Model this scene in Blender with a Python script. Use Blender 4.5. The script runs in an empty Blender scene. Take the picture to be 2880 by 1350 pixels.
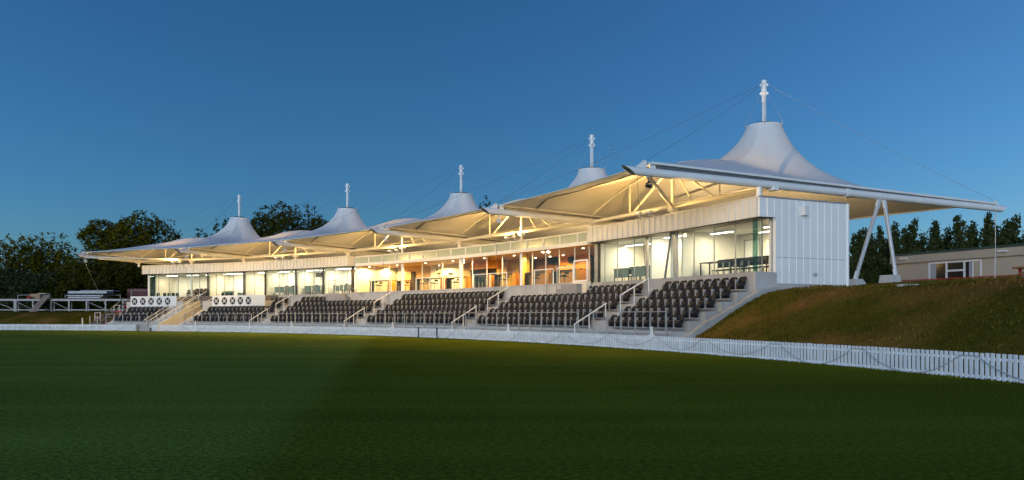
import bpy, math, random
import numpy as np
from mathutils import Vector, Matrix
R = math.radians
random.seed(7)
sc = bpy.context.scene
col = sc.collection
# ---------------------------------------------------------------- frame of the place
# The pavilion follows a circle round the pitch: t counts roof bays along it (0 = far left mast, 4 = near right mast),
# r is the distance from the centre of the ground, z the height over the outfield.
CX, CY = -62.68, -1.24
A0, DA = 67.986, 9.77
EYE = 1.45
FPX, HX, HY = 2062.7, 1440.0, 888.0
def P(t, r, z=0.0):
    a = R(A0 - DA * t)
    return Vector((CX + r * math.cos(a), CY + r * math.sin(a), z))
def ang(t): return R(A0 - DA * t)
def at(px, py, Y):
    return Vector(((px - HX) / FPX * Y, Y, EYE + (HY - py) / FPX * Y))
def tx(px, r):
    k = (px - HX) / FPX
    a = k * k + 1; b = -2 * (k * CX + CY); c = CX * CX + CY * CY - r * r
    Z = (-b + math.sqrt(b * b - 4 * a * c)) / (2 * a)
    return (A0 - math.degrees(math.atan2(Z - CY, k * Z - CX))) / DA
def zpx(px, py, r):
    k = (px - HX) / FPX
    a = k * k + 1; b = -2 * (k * CX + CY); c = CX * CX + CY * CY - r * r
    Z = (-b + math.sqrt(b * b - 4 * a * c)) / (2 * a)
    return EYE + (HY - py) / FPX * Z

# ---------------------------------------------------------------- materials
M = {}
def mat(name, c, rough=.6, metal=0, var=.12, scale=3.0, bump=0.0, bscale=None, emit=None, estr=0, c2=None, stretch=None):
    m = bpy.data.materials.new(name); m.use_nodes = True
    nt = m.node_tree; b = nt.nodes['Principled BSDF']
    b.inputs['Roughness'].default_value = rough; b.inputs['Metallic'].default_value = metal
    L = nt.links.new
    tc = nt.nodes.new('ShaderNodeTexCoord'); mp = nt.nodes.new('ShaderNodeMapping')
    L(tc.outputs['Object'], mp.inputs['Vector'])
    if stretch: mp.inputs['Scale'].default_value = stretch
    n = nt.nodes.new('ShaderNodeTexNoise'); n.inputs['Scale'].default_value = scale; n.inputs['Detail'].default_value = 6
    L(mp.outputs['Vector'], n.inputs['Vector'])
    rp = nt.nodes.new('ShaderNodeValToRGB')
    a = c2 if c2 else tuple(x * (1 - var) for x in c)
    hi = tuple(min(1, x * (1 + var)) for x in c)
    rp.color_ramp.elements[0].position = .3; rp.color_ramp.elements[1].position = .7
    rp.color_ramp.elements[0].color = (*a, 1); rp.color_ramp.elements[1].color = (*hi, 1)
    L(n.outputs['Fac'], rp.inputs['Fac']); L(rp.outputs['Color'], b.inputs['Base Color'])
    if bump:
        n2 = nt.nodes.new('ShaderNodeTexNoise'); n2.inputs['Scale'].default_value = bscale or scale * 6; n2.inputs['Detail'].default_value = 4
        L(mp.outputs['Vector'], n2.inputs['Vector'])
        bp = nt.nodes.new('ShaderNodeBump'); bp.inputs['Strength'].default_value = bump
        L(n2.outputs['Fac'], bp.inputs['Height']); L(bp.outputs['Normal'], b.inputs['Normal'])
    if emit:
        b.inputs['Emission Color'].default_value = (*emit, 1); b.inputs['Emission Strength'].default_value = estr
    M[name] = m
    return m
mat('white_steel', (.82, .82, .81), .45, 0, .05, 2)
mat('white_paint', (.78, .78, .77), .5, 0, .06, 1.5)
mat('galvanised', (.50, .50, .49), .4, .4, .12, 8)
mat('scaffold_tube', (.24, .235, .225), .5, .4, .2, 8)
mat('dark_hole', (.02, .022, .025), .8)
mat('cladding', (.70, .69, .66), .45, 0, .05, .8)
mat('end_cladding', (.90, .88, .85), .42, 0, .04, .7)
mat('concrete', (.40, .385, .365), .85, 0, .2, 1.3, .25, 12)
mat('pale_concrete', (.50, .48, .45), .8, 0, .14, 1.1, .2, 10)
mat('cream_render', (.74, .66, .50), .7, 0, .05, .9)
mat('grey_block', (.27, .27, .28), .8, 0, .1, 2, .1)
mat('cream_wall', (.80, .76, .66), .7, 0, .03, .6)
mat('white_wall', (.82, .80, .75), .7, 0, .03, .6)
mat('ceiling_white', (.78, .76, .70), .8, 0, .03, .6)
mat('carpet', (.13, .11, .10), .95, 0, .2, 9)
mat('seat_black', (.006, .009, .016), .5, 0, .15, 6)
M['seat_black'].node_tree.nodes['Principled BSDF'].inputs['Specular IOR Level'].default_value = .2
mat('seat_frame', (.42, .42, .41), .4, .2, .1, 6)
mat('dark_frame', (.03, .03, .032), .45, .2, .1, 4)
mat('grey_frame', (.36, .36, .35), .42, .3, .08, 3)
mat('timber_tan', (.50, .31, .12), .5, 0, .22, 2.2, 0, None, None, 0, None, (6, 6, .6))
mat('timber_orange', (.74, .27, .012), .42, 0, .15, 2, 0, None, None, 0, None, (5, 5, .5))
mat('timber_yellow', (.78, .50, .05), .5, 0, .08, 2)
mat('timber_brown', (.22, .10, .04), .5, 0, .25, 2, 0, None, None, 0, None, (6, 6, .6))
mat('dark_top', (.035, .028, .026), .35, 0, .2, 4)
mat('desk_green', (.20, .25, .23), .5, 0, .06, 2)
mat('screen_black', (.012, .012, .014), .18)
mat('door_brown', (.17, .14, .10), .5, 0, .06, 2)
mat('gold_frame', (.30, .22, .10), .4, .3, .2, 5)
mat('mural_green', (.30, .36, .03), .6, 0, .35, 5)
mat('mural_dark', (.09, .07, .05), .6, 0, .3, 5)
mat('lamp_white', (.9, .9, .9), .5, 0, 0, 1, 0, None, (1, .93, .80), 9)
mat('lamp_warm', (.9, .9, .9), .5, 0, 0, 1, 0, None, (1, .80, .50), 9)
mat('lamp_box', (.9, .9, .9), .5, 0, 0, 1, 0, None, (1, .82, .52), 2.2)
mat('banner_white', (.74, .75, .76), .6, 0, .03, 2)
mat('banner_cream', (.80, .77, .70), .6, 0, .03, 2)
mat('logo_black', (.012, .012, .014), .5)
mat('fence_white', (.84, .85, .86), .6, 0, .09, 3)
mat('rope_grey', (.47, .51, .55), .9, 0, .2, 20)
mat('plank_brown', (.30, .22, .17), .85, 0, .3, 3, .2, 20)
mat('box_brown', (.34, .23, .14), .85, 0, .15, 3)
mat('box_tan', (.48, .38, .27), .85, 0, .15, 3)
mat('red_paint', (.42, .025, .03), .5, 0, .1, 4)
mat('red_dark', (.13, .035, .035), .7, 0, .3, 2)
mat('tray_grey', (.20, .205, .22), .4, .4, .2, 3)
mat('strut_grey', (.52, .52, .53), .45, .2, .06, 2)
mat('club_beige', (.42, .35, .265), .75, 0, .06, 1.2)
mat('club_trim', (.70, .70, .69), .5, 0, .05, 2)
mat('club_roof', (.035, .06, .045), .7, 0, .2, 2)
mat('club_glass', (.010, .009, .010), .10, 0, .2, 1)
mat('curtain', (.30, .33, .37), .9, 0, .12, 4, 0, None, None, 0, None, (9, 9, .4))
mat('bark', (.075, .058, .042), .9, 0, .3, 6, .5, 14)
mat('cable_steel', (.30, .30, .29), .35, .8, .05, 4)
mat('galv_dark', (.20, .21, .22), .4, .6, .15, 4)
def leafmat(name, c, c2):
    m = mat(name, c, .6, 0, .3, .55, 0, None, None, 0, c2)
    m.node_tree.nodes['Principled BSDF'].inputs['Specular IOR Level'].default_value = .03
leafmat('leaf_olive', (.098, .084, .004), (.052, .048, .003))
leafmat('leaf_dark', (.056, .054, .005), (.028, .030, .003))
leafmat('leaf_poplar', (.048, .060, .018), (.026, .034, .012))
leafmat('leaf_bush', (.042, .054, .022), (.020, .030, .012))
leafmat('leaf_conifer', (.030, .036, .008), (.016, .022, .006))
def glassmat():
    m = bpy.data.materials.new('glass'); m.use_nodes = True; nt = m.node_tree; nt.nodes.clear()
    o = nt.nodes.new('ShaderNodeOutputMaterial'); mx = nt.nodes.new('ShaderNodeMixShader')
    tr = nt.nodes.new('ShaderNodeBsdfTransparent'); gl = nt.nodes.new('ShaderNodeBsdfGlossy'); lw = nt.nodes.new('ShaderNodeLayerWeight')
    pw = nt.nodes.new('ShaderNodeMath'); pw.operation = 'POWER'; pw.inputs[1].default_value = 4
    sc_ = nt.nodes.new('ShaderNodeMath'); sc_.operation = 'MULTIPLY_ADD'; sc_.inputs[1].default_value = .5; sc_.inputs[2].default_value = .03
    tr.inputs['Color'].default_value = (.93, .97, .95, 1); gl.inputs['Roughness'].default_value = .02
    nt.links.new(lw.outputs['Facing'], pw.inputs[0]); nt.links.new(pw.outputs[0], sc_.inputs[0])
    nt.links.new(sc_.outputs[0], mx.inputs['Fac']); nt.links.new(tr.outputs[0], mx.inputs[1]); nt.links.new(gl.outputs[0], mx.inputs[2])
    nt.links.new(mx.outputs[0], o.inputs['Surface']); M['glass'] = m
    m2 = m.copy(); m2.name = 'glass_green'; M['glass_green'] = m2
    for n in m2.node_tree.nodes:
        if n.type == 'BSDF_TRANSPARENT': n.inputs['Color'].default_value = (.45, .62, .56, 1)
glassmat()
def frosted():
    m = mat('clerestory_glass', (.44, .50, .40), .22, 0, .06, 2)
frosted()
def fabric():
    m = bpy.data.materials.new('fabric'); m.use_nodes = True; nt = m.node_tree; nt.nodes.clear(); L = nt.links.new
    o = nt.nodes.new('ShaderNodeOutputMaterial'); mx = nt.nodes.new('ShaderNodeMixShader')
    d = nt.nodes.new('ShaderNodeBsdfPrincipled'); tr = nt.nodes.new('ShaderNodeBsdfTranslucent')
    tc = nt.nodes.new('ShaderNodeTexCoord'); n = nt.nodes.new('ShaderNodeTexNoise'); n.inputs['Scale'].default_value = .35; n.inputs['Detail'].default_value = 5
    rp = nt.nodes.new('ShaderNodeValToRGB')
    rp.color_ramp.elements[0].color = (.70, .70, .69, 1); rp.color_ramp.elements[1].color = (.80, .80, .79, 1)
    L(tc.outputs['Object'], n.inputs['Vector']); L(n.outputs['Fac'], rp.inputs['Fac'])
    L(rp.outputs['Color'], d.inputs['Base Color']); d.inputs['Roughness'].default_value = .5
    tr.inputs['Color'].default_value = (.75, .72, .66, 1)
    mx.inputs['Fac'].default_value = .07
    L(d.outputs[0], mx.inputs[1]); L(tr.outputs[0], mx.inputs[2]); L(mx.outputs[0], o.inputs['Surface']); M['fabric'] = m
fabric()
mat('fabric_seam', (.60, .60, .59), .55, 0, .05, 2)
def grassmat(name, base, dry, dryamt, stripe=False):
    m = bpy.data.materials.new(name); m.use_nodes = True; nt = m.node_tree; L = nt.links.new
    b = nt.nodes['Principled BSDF']; b.inputs['Roughness'].default_value = .95; b.inputs['Specular IOR Level'].default_value = .0
    geo = nt.nodes.new('ShaderNodeNewGeometry')
    def noise(s, det=5, stretch=None):
        n = nt.nodes.new('ShaderNodeTexNoise'); n.inputs['Scale'].default_value = s; n.inputs['Detail'].default_value = det
        if stretch:
            mp = nt.nodes.new('ShaderNodeMapping'); mp.inputs['Scale'].default_value = stretch
            L(geo.outputs['Position'], mp.inputs['Vector']); L(mp.outputs['Vector'], n.inputs['Vector'])
        else: L(geo.outputs['Position'], n.inputs['Vector'])
        return n.outputs['Fac']
    def ramp(f, p0, p1, c0, c1):
        r = nt.nodes.new('ShaderNodeValToRGB'); r.color_ramp.elements[0].position = p0; r.color_ramp.elements[1].position = p1
        r.color_ramp.elements[0].color = (*c0, 1); r.color_ramp.elements[1].color = (*c1, 1); L(f, r.inputs['Fac']); return r.outputs['Color']
    def mix(f, a, c, mode='MIX'):
        x = nt.nodes.new('ShaderNodeMix'); x.data_type = 'RGBA'; x.blend_type = mode
        if isinstance(f, float): x.inputs[0].default_value = f
        else: L(f, x.inputs[0])
        for i, v in ((6, a), (7, c)):
            if isinstance(v, tuple): x.inputs[i].default_value = (*v, 1)
            else: L(v, x.inputs[i])
        return x.outputs[2]
    dark = tuple(x * .62 for x in base)
    c = ramp(noise(15, 8), .36, .64, tuple(x * .78 for x in dark), tuple(x * 1.25 for x in base))
    c = mix(1.0, c, ramp(noise(48, 3), .35, .65, (.45, .45, .45), (1.3, 1.3, 1.3)), 'MULTIPLY')
    c = mix(ramp(noise(.11, 4), .35, .75, (0, 0, 0), (.55, .55, .55)), c, tuple(x * 1.25 for x in base))
    c = mix(ramp(noise(.35, 6, (1, 1, 1)), .62 - dryamt, .74 - dryamt * .5, (0, 0, 0), (.8, .8, .8)), c, dry)
    c = mix(ramp(noise(2.3, 5), .60, .80, (0, 0, 0), (.55, .55, .55)), c, tuple(.5 * (x + y) for x, y in zip(base, dry)))
    c = mix(ramp(noise(1, 4, (.05, .9, 1)), .40, .62, (.80, .80, .80), (1.12, 1.12, 1.12)), c, c) if False else mix(1.0, c, ramp(noise(1, 4, (.06, .8, 1)), .35, .65, (.82, .82, .82), (1, 1, 1)), 'MULTIPLY')
    if stripe:
        sp = nt.nodes.new('ShaderNodeSeparateXYZ'); L(geo.outputs['Position'], sp.inputs[0])
        # mown edge: line through (-2.5,7) and (-9.2,48)
        mx_ = nt.nodes.new('ShaderNodeMath'); mx_.operation = 'MULTIPLY_ADD'; L(sp.outputs['Y'], mx_.inputs[0]); mx_.inputs[1].default_value = .163; 
        L(sp.outputs['X'], mx_.inputs[2])
        w = nt.nodes.new('ShaderNodeMapRange'); w.inputs['From Min'].default_value = -1.85; w.inputs['From Max'].default_value = -.85
        w.interpolation_type = 'SMOOTHSTEP'; L(mx_.outputs[0], w.inputs['Value'])
        c = mix(w.outputs['Result'], mix(1.0, c, (1.34, 1.42, 2.2), 'MULTIPLY'), c)
    L(c, b.inputs['Base Color'])
    n2 = noise(28, 6); bp = nt.nodes.new('ShaderNodeBump'); bp.inputs['Strength'].default_value = .5; bp.inputs['Distance'].default_value = .05
    L(n2, bp.inputs['Height']); L(bp.outputs['Normal'], b.inputs['Normal'])
    M[name] = m
grassmat('outfield', (.142, .172, .017), (.21, .19, .024), -.16, True)
grassmat('bank_grass', (.115, .098, .013), (.26, .130, .035), .17)
grassmat('back_grass', (.05, .07, .02), (.10, .08, .04), .05)

# ---------------------------------------------------------------- mesh helpers
class MB:
    def __init__(s): s.v = []; s.f = []; s.mi = []; s.cur = 0; s.sm = False; s.smf = []
    def add(s, vs, fs):
        b = len(s.v); s.v += [tuple(x) for x in vs]
        for f in fs: s.f.append(tuple(i + b for i in f)); s.mi.append(s.cur); s.smf.append(s.sm)
    def hexa(s, c):  # 8 corners: bottom 0-3, top 4-7
        s.add(c, [(3, 2, 1, 0), (4, 5, 6, 7), (0, 1, 5, 4), (1, 2, 6, 5), (2, 3, 7, 6), (3, 0, 4, 7)])
    def box(s, x0, x1, y0, y1, z0, z1):
        s.hexa([(x0, y0, z0), (x1, y0, z0), (x1, y1, z0), (x0, y1, z0), (x0, y0, z1), (x1, y0, z1), (x1, y1, z1), (x0, y1, z1)])
    def pbox(s, t, r, dt, dr, z0, z1):  # box of width dt m along the arc, dr m along the radius
        c = P(t, r); a = ang(t); e = Vector((math.sin(a), -math.cos(a), 0)); o = Vector((math.cos(a), math.sin(a), 0))
        q = [c - e * dt / 2 - o * dr / 2, c + e * dt / 2 - o * dr / 2, c + e * dt / 2 + o * dr / 2, c - e * dt / 2 + o * dr / 2]
        s.hexa([(p.x, p.y, z0) for p in q] + [(p.x, p.y, z1) for p in q])
    def bar(s, p, q, w, h, up=Vector((0, 0, 1))):
        p = Vector(p); q = Vector(q); d = (q - p).normalized()
        x = d.cross(up)
        if x.length < 1e-4: x = d.cross(Vector((0, 1, 0)))
        x.normalize(); y = x.cross(d)
        c = []
        for e in (p, q):
            for sx, sy in ((-1, -1), (1, -1), (1, 1), (-1, 1)): c.append(e + x * sx * w / 2 + y * sy * h / 2)
        s.hexa(c)
    def tube(s, p, q, r, n=10, r2=None, caps=True):
        s.path([p, q], r, n, r2, caps)
    def path(s, pts, r, n=8, r2=None, caps=True):
        pts = [Vector(p) for p in pts]; m = len(pts); vs = []; fs = []
        old = s.sm
        ref = None
        for i, p in enumerate(pts):
            d = (pts[min(i + 1, m - 1)] - pts[max(i - 1, 0)]).normalized()
            u = Vector((0, 0, 1)) if abs(d.z) < .95 else Vector((1, 0, 0))
            x = d.cross(u).normalized(); y = x.cross(d)
            if ref is not None and x.dot(ref) < 0: x = -x; y = -y
            ref = x
            rr = r if r2 is None else r + (r2 - r) * i / (m - 1)
            for k in range(n):
                a = 2 * math.pi * k / n; vs.append(p + x * math.cos(a) * rr + y * math.sin(a) * rr)
        for i in range(m - 1):
            for k in range(n):
                fs.append((i * n + k, i * n + (k + 1) % n, (i + 1) * n + (k + 1) % n, (i + 1) * n + k))
        s.sm = True; s.add(vs, fs); s.sm = False
        if caps:
            s.add(vs[:n], [tuple(range(n - 1, -1, -1))]); s.add(vs[-n:], [tuple(range(n))])
        s.sm = old
    def arc(s, t0, t1, r0, r1, z0, z1, seg=None):
        n = seg or max(1, int(abs(t1 - t0) * 8 + .5))
        vs = []
        for i in range(n + 1):
            t = t0 + (t1 - t0) * i / n
            vs += [P(t, r0, z0), P(t, r1, z0), P(t, r1, z1), P(t, r0, z1)]
        fs = []
        for i in range(n):
            a = i * 4; b = a + 4
            fs += [(a, b, b + 3, a + 3), (a + 1, a + 2, b + 2, b + 1), (a + 3, b + 3, b + 2, a + 2), (a, a + 1, b + 1, b)]
        fs += [(0, 3, 2, 1), (n * 4, n * 4 + 1, n * 4 + 2, n * 4 + 3)]
        s.add(vs, fs)
    def rprof(s, t, prof, th):  # radial plate: profile list of (r,z) swept th metres along the arc
        a = ang(t); e = Vector((math.sin(a), -math.cos(a), 0)) * th / 2; n = len(prof)
        v0 = [P(t, r, z) - e for r, z in prof]; v1 = [P(t, r, z) + e for r, z in prof]
        s.add(v0 + v1, [tuple(range(n)), tuple(range(2 * n - 1, n - 1, -1))] + [(i, n + i, n + (i + 1) % n, (i + 1) % n) for i in range(n)])
    def disc(s, c, nrm, r, n=24, th=.006):
        c = Vector(c); nrm = Vector(nrm).normalized(); s.tube(c - nrm * th / 2, c + nrm * th / 2, r, n)
    def build(s, name, mats, parent=None, bev=0):
        me = bpy.data.meshes.new(name)
        me.from_pydata(s.v, [], s.f)
        for m in ([mats] if isinstance(mats, str) else mats): me.materials.append(M[m])
        me.polygons.foreach_set('material_index', s.mi); me.polygons.foreach_set('use_smooth', s.smf)
        me.validate(); me.update()
        import bmesh
        bm = bmesh.new(); bm.from_mesh(me); bmesh.ops.recalc_face_normals(bm, faces=bm.faces); bm.to_mesh(me); bm.free()
        o = bpy.data.objects.new(name, me); col.objects.link(o)
        if bev:
            b = o.modifiers.new('bevel', 'BEVEL'); b.width = bev; b.segments = 2; b.limit_method = 'ANGLE'
        if parent: adopt(o, parent)
        return o
def wloc(o):
    v = Vector((0, 0, 0))
    while o: v += o.location; o = o.parent
    return v
def adopt(o, p):
    o.location = -wloc(p); o.parent = p
def tag(o, label=None, cat=None, group=None, kind=None):
    if label: o['label'] = label
    if cat: o['category'] = cat
    if group: o['group'] = group
    if kind: o['kind'] = kind
    return o
def thing(name, label, cat, loc, group=None, rotz=0):
    o = bpy.data.objects.new(name, None); col.objects.link(o); o.location = loc; o.rotation_euler.z = rotz; o.empty_display_size = .2
    return tag(o, label, cat, group)
def copy_thing(o, loc, rotz):
    c = o.copy(); col.objects.link(c); c.location = loc; c.rotation_euler.z = rotz
    for ch in o.children:
        d = ch.copy(); col.objects.link(d); d.parent = c
        for g in ch.children:
            e = g.copy(); col.objects.link(e); e.parent = d
    return c
ORD = ['first', 'second', 'third', 'fourth', 'fifth', 'sixth', 'seventh', 'eighth', 'ninth', 'tenth', 'eleventh', 'twelfth', 'thirteenth',
       'fourteenth', 'fifteenth', 'sixteenth', 'seventeenth', 'eighteenth', 'nineteenth', 'twentieth', 'twenty-first', 'twenty-second', 'twenty-third']
#@@SETTING
# ---------------------------------------------------------------- ground
def ring_mesh(name, m, t0, t1, nt_, prof, wob=.05):
    vs = []; fs = []; n = len(prof)
    for i in range(nt_ + 1):
        t = t0 + (t1 - t0) * i / nt_
        for j, (r, z) in enumerate(prof):
            w = wob * (math.sin(t * 9.1 + r * .9) + math.sin(t * 3.7 - r * 1.7)) if 0 < j < n - 1 and r > 76 else 0
            vs.append(P(t, r, z + w))
    for i in range(nt_):
        for j in range(n - 1):
            a = i * n + j; fs.append((a, a + n, a + n + 1, a + 1))
    b = MB(); b.sm = True; b.add(vs, fs)
    return tag(b.build(name, m), kind='structure')
b = MB(); b.add([(-900, -500, 0), (900, -500, 0), (900, 1200, 0), (-900, 1200, 0)], [(0, 1, 2, 3)])
tag(b.build('outfield_grass', 'outfield'), kind='structure')
PR = [(75.45, .004), (75.7, .05), (76.3, .5), (77.2, 1.0), (78.1, 1.5), (79, 1.9), (80, 2.32), (81, 2.52), (82.2, 2.6), (84.3, 2.72), (86, 2.9), (90, 2.98), (100, 3.0), (140, 3.1), (220, 3.2)]
ring_mesh('grass_bank', 'bank_grass', 4.535, 9.5, 60, PR, .035)
PL = [(75.6, .004), (76.2, .12), (77.0, .5), (78.5, 1.1), (80, 1.55), (82, 1.85), (86, 1.95), (92, 2.0), (120, 2.2), (200, 2.5)]
ring_mesh('grass_bank', 'bank_grass', -8, -.415, 60, PL, .03)
ring_mesh('back_lawn', 'back_grass', -.42, 4.54, 40, [(85.4, 2.7), (90, 2.8), (120, 2.9), (220, 3.1)], .02)
b = MB(); b.arc(-.405, 4.54, 75.42, 75.9, .004, .03)
tag(b.build('concrete_path', 'concrete'), kind='structure')

# ---------------------------------------------------------------- seating terrace
RK = lambda k: 75.75 + .82 * (k - 1)     # front edge of row k
ZK = lambda k: .80 + .41 * (k - 1)       # deck height of row k
terr = thing('seating_terrace', 'stepped pale concrete seating terrace in front of the glazed pavilion', 'terrace', P(2, 77.5, 0))
AIS = [(1.053, 1.172), (2.002, 2.124), (3.006, 3.116), (3.954, 4.070)]
def tiers(blk, ks):
    tb_ = MB()
    for k in ks:
        a, c = blk
        if k >= 4 and a == .385: a = .93
        tb_.arc(a, c, RK(k), 79.9 if k == 5 else RK(k + 1), ZK(k) - .6 if k > 1 else 0, ZK(k))
    tb_.build('tier_steps', 'concrete', terr)
tiers((-.405, .02), (1, 2, 3))
for blk in [(.385, AIS[0][0])] + [(AIS[i][1], AIS[i + 1][0]) for i in range(3)] + [(AIS[3][1], 4.5)]: tiers(blk, (1, 2, 3, 4, 5))
tb = MB()
tb.arc(-.405, .14, RK(4), 80.86, 1.8, 2.84); tb.arc(.33, .93, RK(4), 80.86, 1.8, 2.84)
tb.build('viewing_platform', 'pale_concrete', terr)
for (a, c) in AIS:
    tb = MB()
    for k in range(1, 6):
        tb.arc(a, c, RK(k), RK(k) + .41, 0 if k == 1 else ZK(k) - .6, ZK(k) - (.205 if k > 1 else .0)); tb.arc(a, c, RK(k) + .41, RK(k + 1), ZK(k) - .6, ZK(k))
    tb.build('aisle_steps', 'pale_concrete', terr)
tb = MB(); tb.arc(-.405, .02, 75.70, 75.748, .70, .82); tb.arc(.385, 4.485, 75.70, 75.748, .70, .82)
tb.build('front_kerb', 'pale_concrete', terr)
# sunken stair between two cream walls
def slope_wall(t, top, zb, th=.2):
    b_ = MB(); b_.rprof(t, [(top[0][0], zb)] + top + [(top[-1][0], zb)], th); return b_
slope_wall(.15, [(75.2, .62), (79.5, 2.66), (81.1, 3.42)], 0).build('stair_wall', 'cream_render', terr)
slope_wall(.325, [(75.6, .62), (79.8, 2.84), (80.8, 2.86)], 0).build('stair_wall', 'cream_render', terr)
tb = MB()
for k in range(10): tb.arc(.02, .14, 75.75 + .41 * k, 75.75 + .41 * (k + 1), max(0, ZK(1) + .205 * k - .5), ZK(1) + .205 * k)
tb.build('aisle_steps', 'pale_concrete', terr)
tb = MB()
for k in range(10): tb.arc(.335, .384, 75.75 + .41 * k, 75.75 + .41 * (k + 1), max(0, ZK(1) + .205 * k - .5), ZK(1) + .205 * k)
tb.build('aisle_steps', 'pale_concrete', terr)
tb = MB(); tb.arc(.159, .316, 75.4, 80.8, 0, .12)
tb.build('passage_floor', 'pale_concrete', terr)
# end cheek walls
slope_wall(4.515, [(75.55, .30), (76.25, .66), (77.2, 1.2), (79.05, 2.04), (80.0, 2.56), (81.1, 2.70)], 0, .3).build('cheek_wall', 'concrete', terr)
slope_wall(-.412, [(75.7, .45), (76.4, .8), (79.0, 2.25), (80.0, 2.6)], 0, .24).build('cheek_wall', 'cream_render', terr)
# back wall with joints, stands behind the top row
for a, c in ((.93, 1.56), (3.57, 4.5)):
    tb = MB(); tb.arc(a, c, 79.9, 80.1, 2.1, 3.33); tb.build('parapet_wall', 'concrete', terr)
tb = MB(); n = 24
for i in range(n):
    a = 1.56 + (3.57 - 1.56) * i / n; tb.arc(a + .0012, a + (3.57 - 1.56) / n - .0012, 79.86, 80.1, 1.9, 3.33, 1)
tb.build('parapet_wall', 'pale_concrete', terr)
tb = MB(); tb.arc(1.56, 3.57, 79.82, 80.25, 3.334, 3.41)
tb.build('coping', 'pale_concrete', terr)
# side stairs up to the middle terrace
for (t0, s) in ((1.555, 1), (3.52, -1)):
    tb = MB()
    for k in range(5): tb.arc(t0 + s * (.0 + .02 * k) if s > 0 else t0 - .16 + .02 * k * 0, t0 + .16 - .02 * k if s > 0 else t0 - .02 * k * 0, 79.12, 79.84, 2.0 + .26 * k, 2.26 + .26 * k, 2) if False else None
    for k in range(5):
        lo, hi = (t0 - .10, t0 + .16 - .028 * k) if s > 0 else (t0 - .16 + .028 * k, t0 + .06)
        tb.arc(lo, hi, 79.14, 79.8, 2.03 + .25 * k, 2.28 + .25 * k, 2)
    tb.build('side_steps', 'grey_block', terr)

# ---------------------------------------------------------------- pavilion building
pav = thing('pavilion_building', 'long curved glass fronted pavilion with pale ribbed fascia under white tents', 'pavilion', P(2, 82, 2.8))
FL, HD, PT = 3.35, 5.72, 6.52
tb = MB(); tb.arc(-.405, 3.56, 80.1, 88.4, 2.3, FL, 32); tb.arc(3.56, 4.47, 80.1, 85.1, 2.3, FL, 8); tb.build('floor_slab', 'carpet', pav)
tb = MB(); tb.arc(-.40, 1.576, 80.35, 88.6, 6.15, 6.40, 16); tb.arc(1.576, 3.56, 81.04, 88.6, 6.15, 6.40, 16); tb.arc(3.56, 4.485, 80.35, 85.2, 6.15, 6.40, 8); tb.build('roof_slab', 'cladding', pav)
tb = MB(); tb.arc(-.40, 1.572, 80.4, 88.4, HD + .02, HD + .06, 20); tb.arc(3.556, 4.485, 80.4, 85.2, HD + .02, HD + .06, 12); tb.build('ceiling', 'ceiling_white', pav)
tb = MB(); tb.arc(1.576, 3.552, 81.1, 88.4, HD + .06, HD + .10, 20); tb.build('ceiling', 'timber_tan', pav)
def fascia(t0, t1, endcap):
    b1 = MB(); b1.arc(t0, t1, 80.15, 80.35, HD - .02, PT, int((t1 - t0) * 16))
    n = int((t1 - t0) * 13.66 / .44)
    for i in range(n + 1):
        b1.pbox(t0 + .0015 + (t1 - t0 - .003) * i / n, 80.12, .04, .07, HD - .015, PT - .005)
    f = b1.build('fascia', 'cladding', pav)
    b2 = MB(); b2.arc(t0, t1, 80.10, 80.40, PT + .003, PT + .05, int((t1 - t0) * 16)); b2.build('cap_flashing', 'cladding', f)
    b3 = MB(); b3.arc(t0, t1, 80.2, 80.95, HD - .07, HD - .025, int((t1 - t0) * 16)); b3.build('soffit_trim', 'dark_frame', f)
fascia(-.40, 1.577, 0); fascia(3.561, 4.497, 1)
# side cheeks of the two wings' fascias
tb = MB(); tb.rprof(1.579, [(80.15, HD - .02), (81.2, HD - .02), (81.2, PT), (80.15, PT)], .06); tb.rprof(3.559, [(80.15, HD - .02), (81.2, HD - .02), (81.2, PT), (80.15, PT)], .06)
tb.build('fascia_return', 'cladding', pav)
# clerestory of the middle part
tb = MB(); tb.arc(1.585, 3.553, 80.86, 81.04, HD - .02, 5.93, 32); tb.arc(1.585, 3.553, 80.86, 81.04, 6.43, PT, 32)
NC = 16
for i in range(NC + 1): tb.pbox(1.587 + (3.551 - 1.587) * i / NC, 80.95, .10, .16, 5.93, 6.43)
tb.build('clerestory_frame', 'white_steel', pav)
for i in range(NC):
    a = 1.587 + (3.551 - 1.587) * i / NC; w = (3.551 - 1.587) / NC
    b_ = MB(); b_.arc(a + .004, a + w - .004, 80.93, 80.96, 5.931, 6.429, 1); b_.build('clerestory_pane', 'clerestory_glass', pav)
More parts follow.
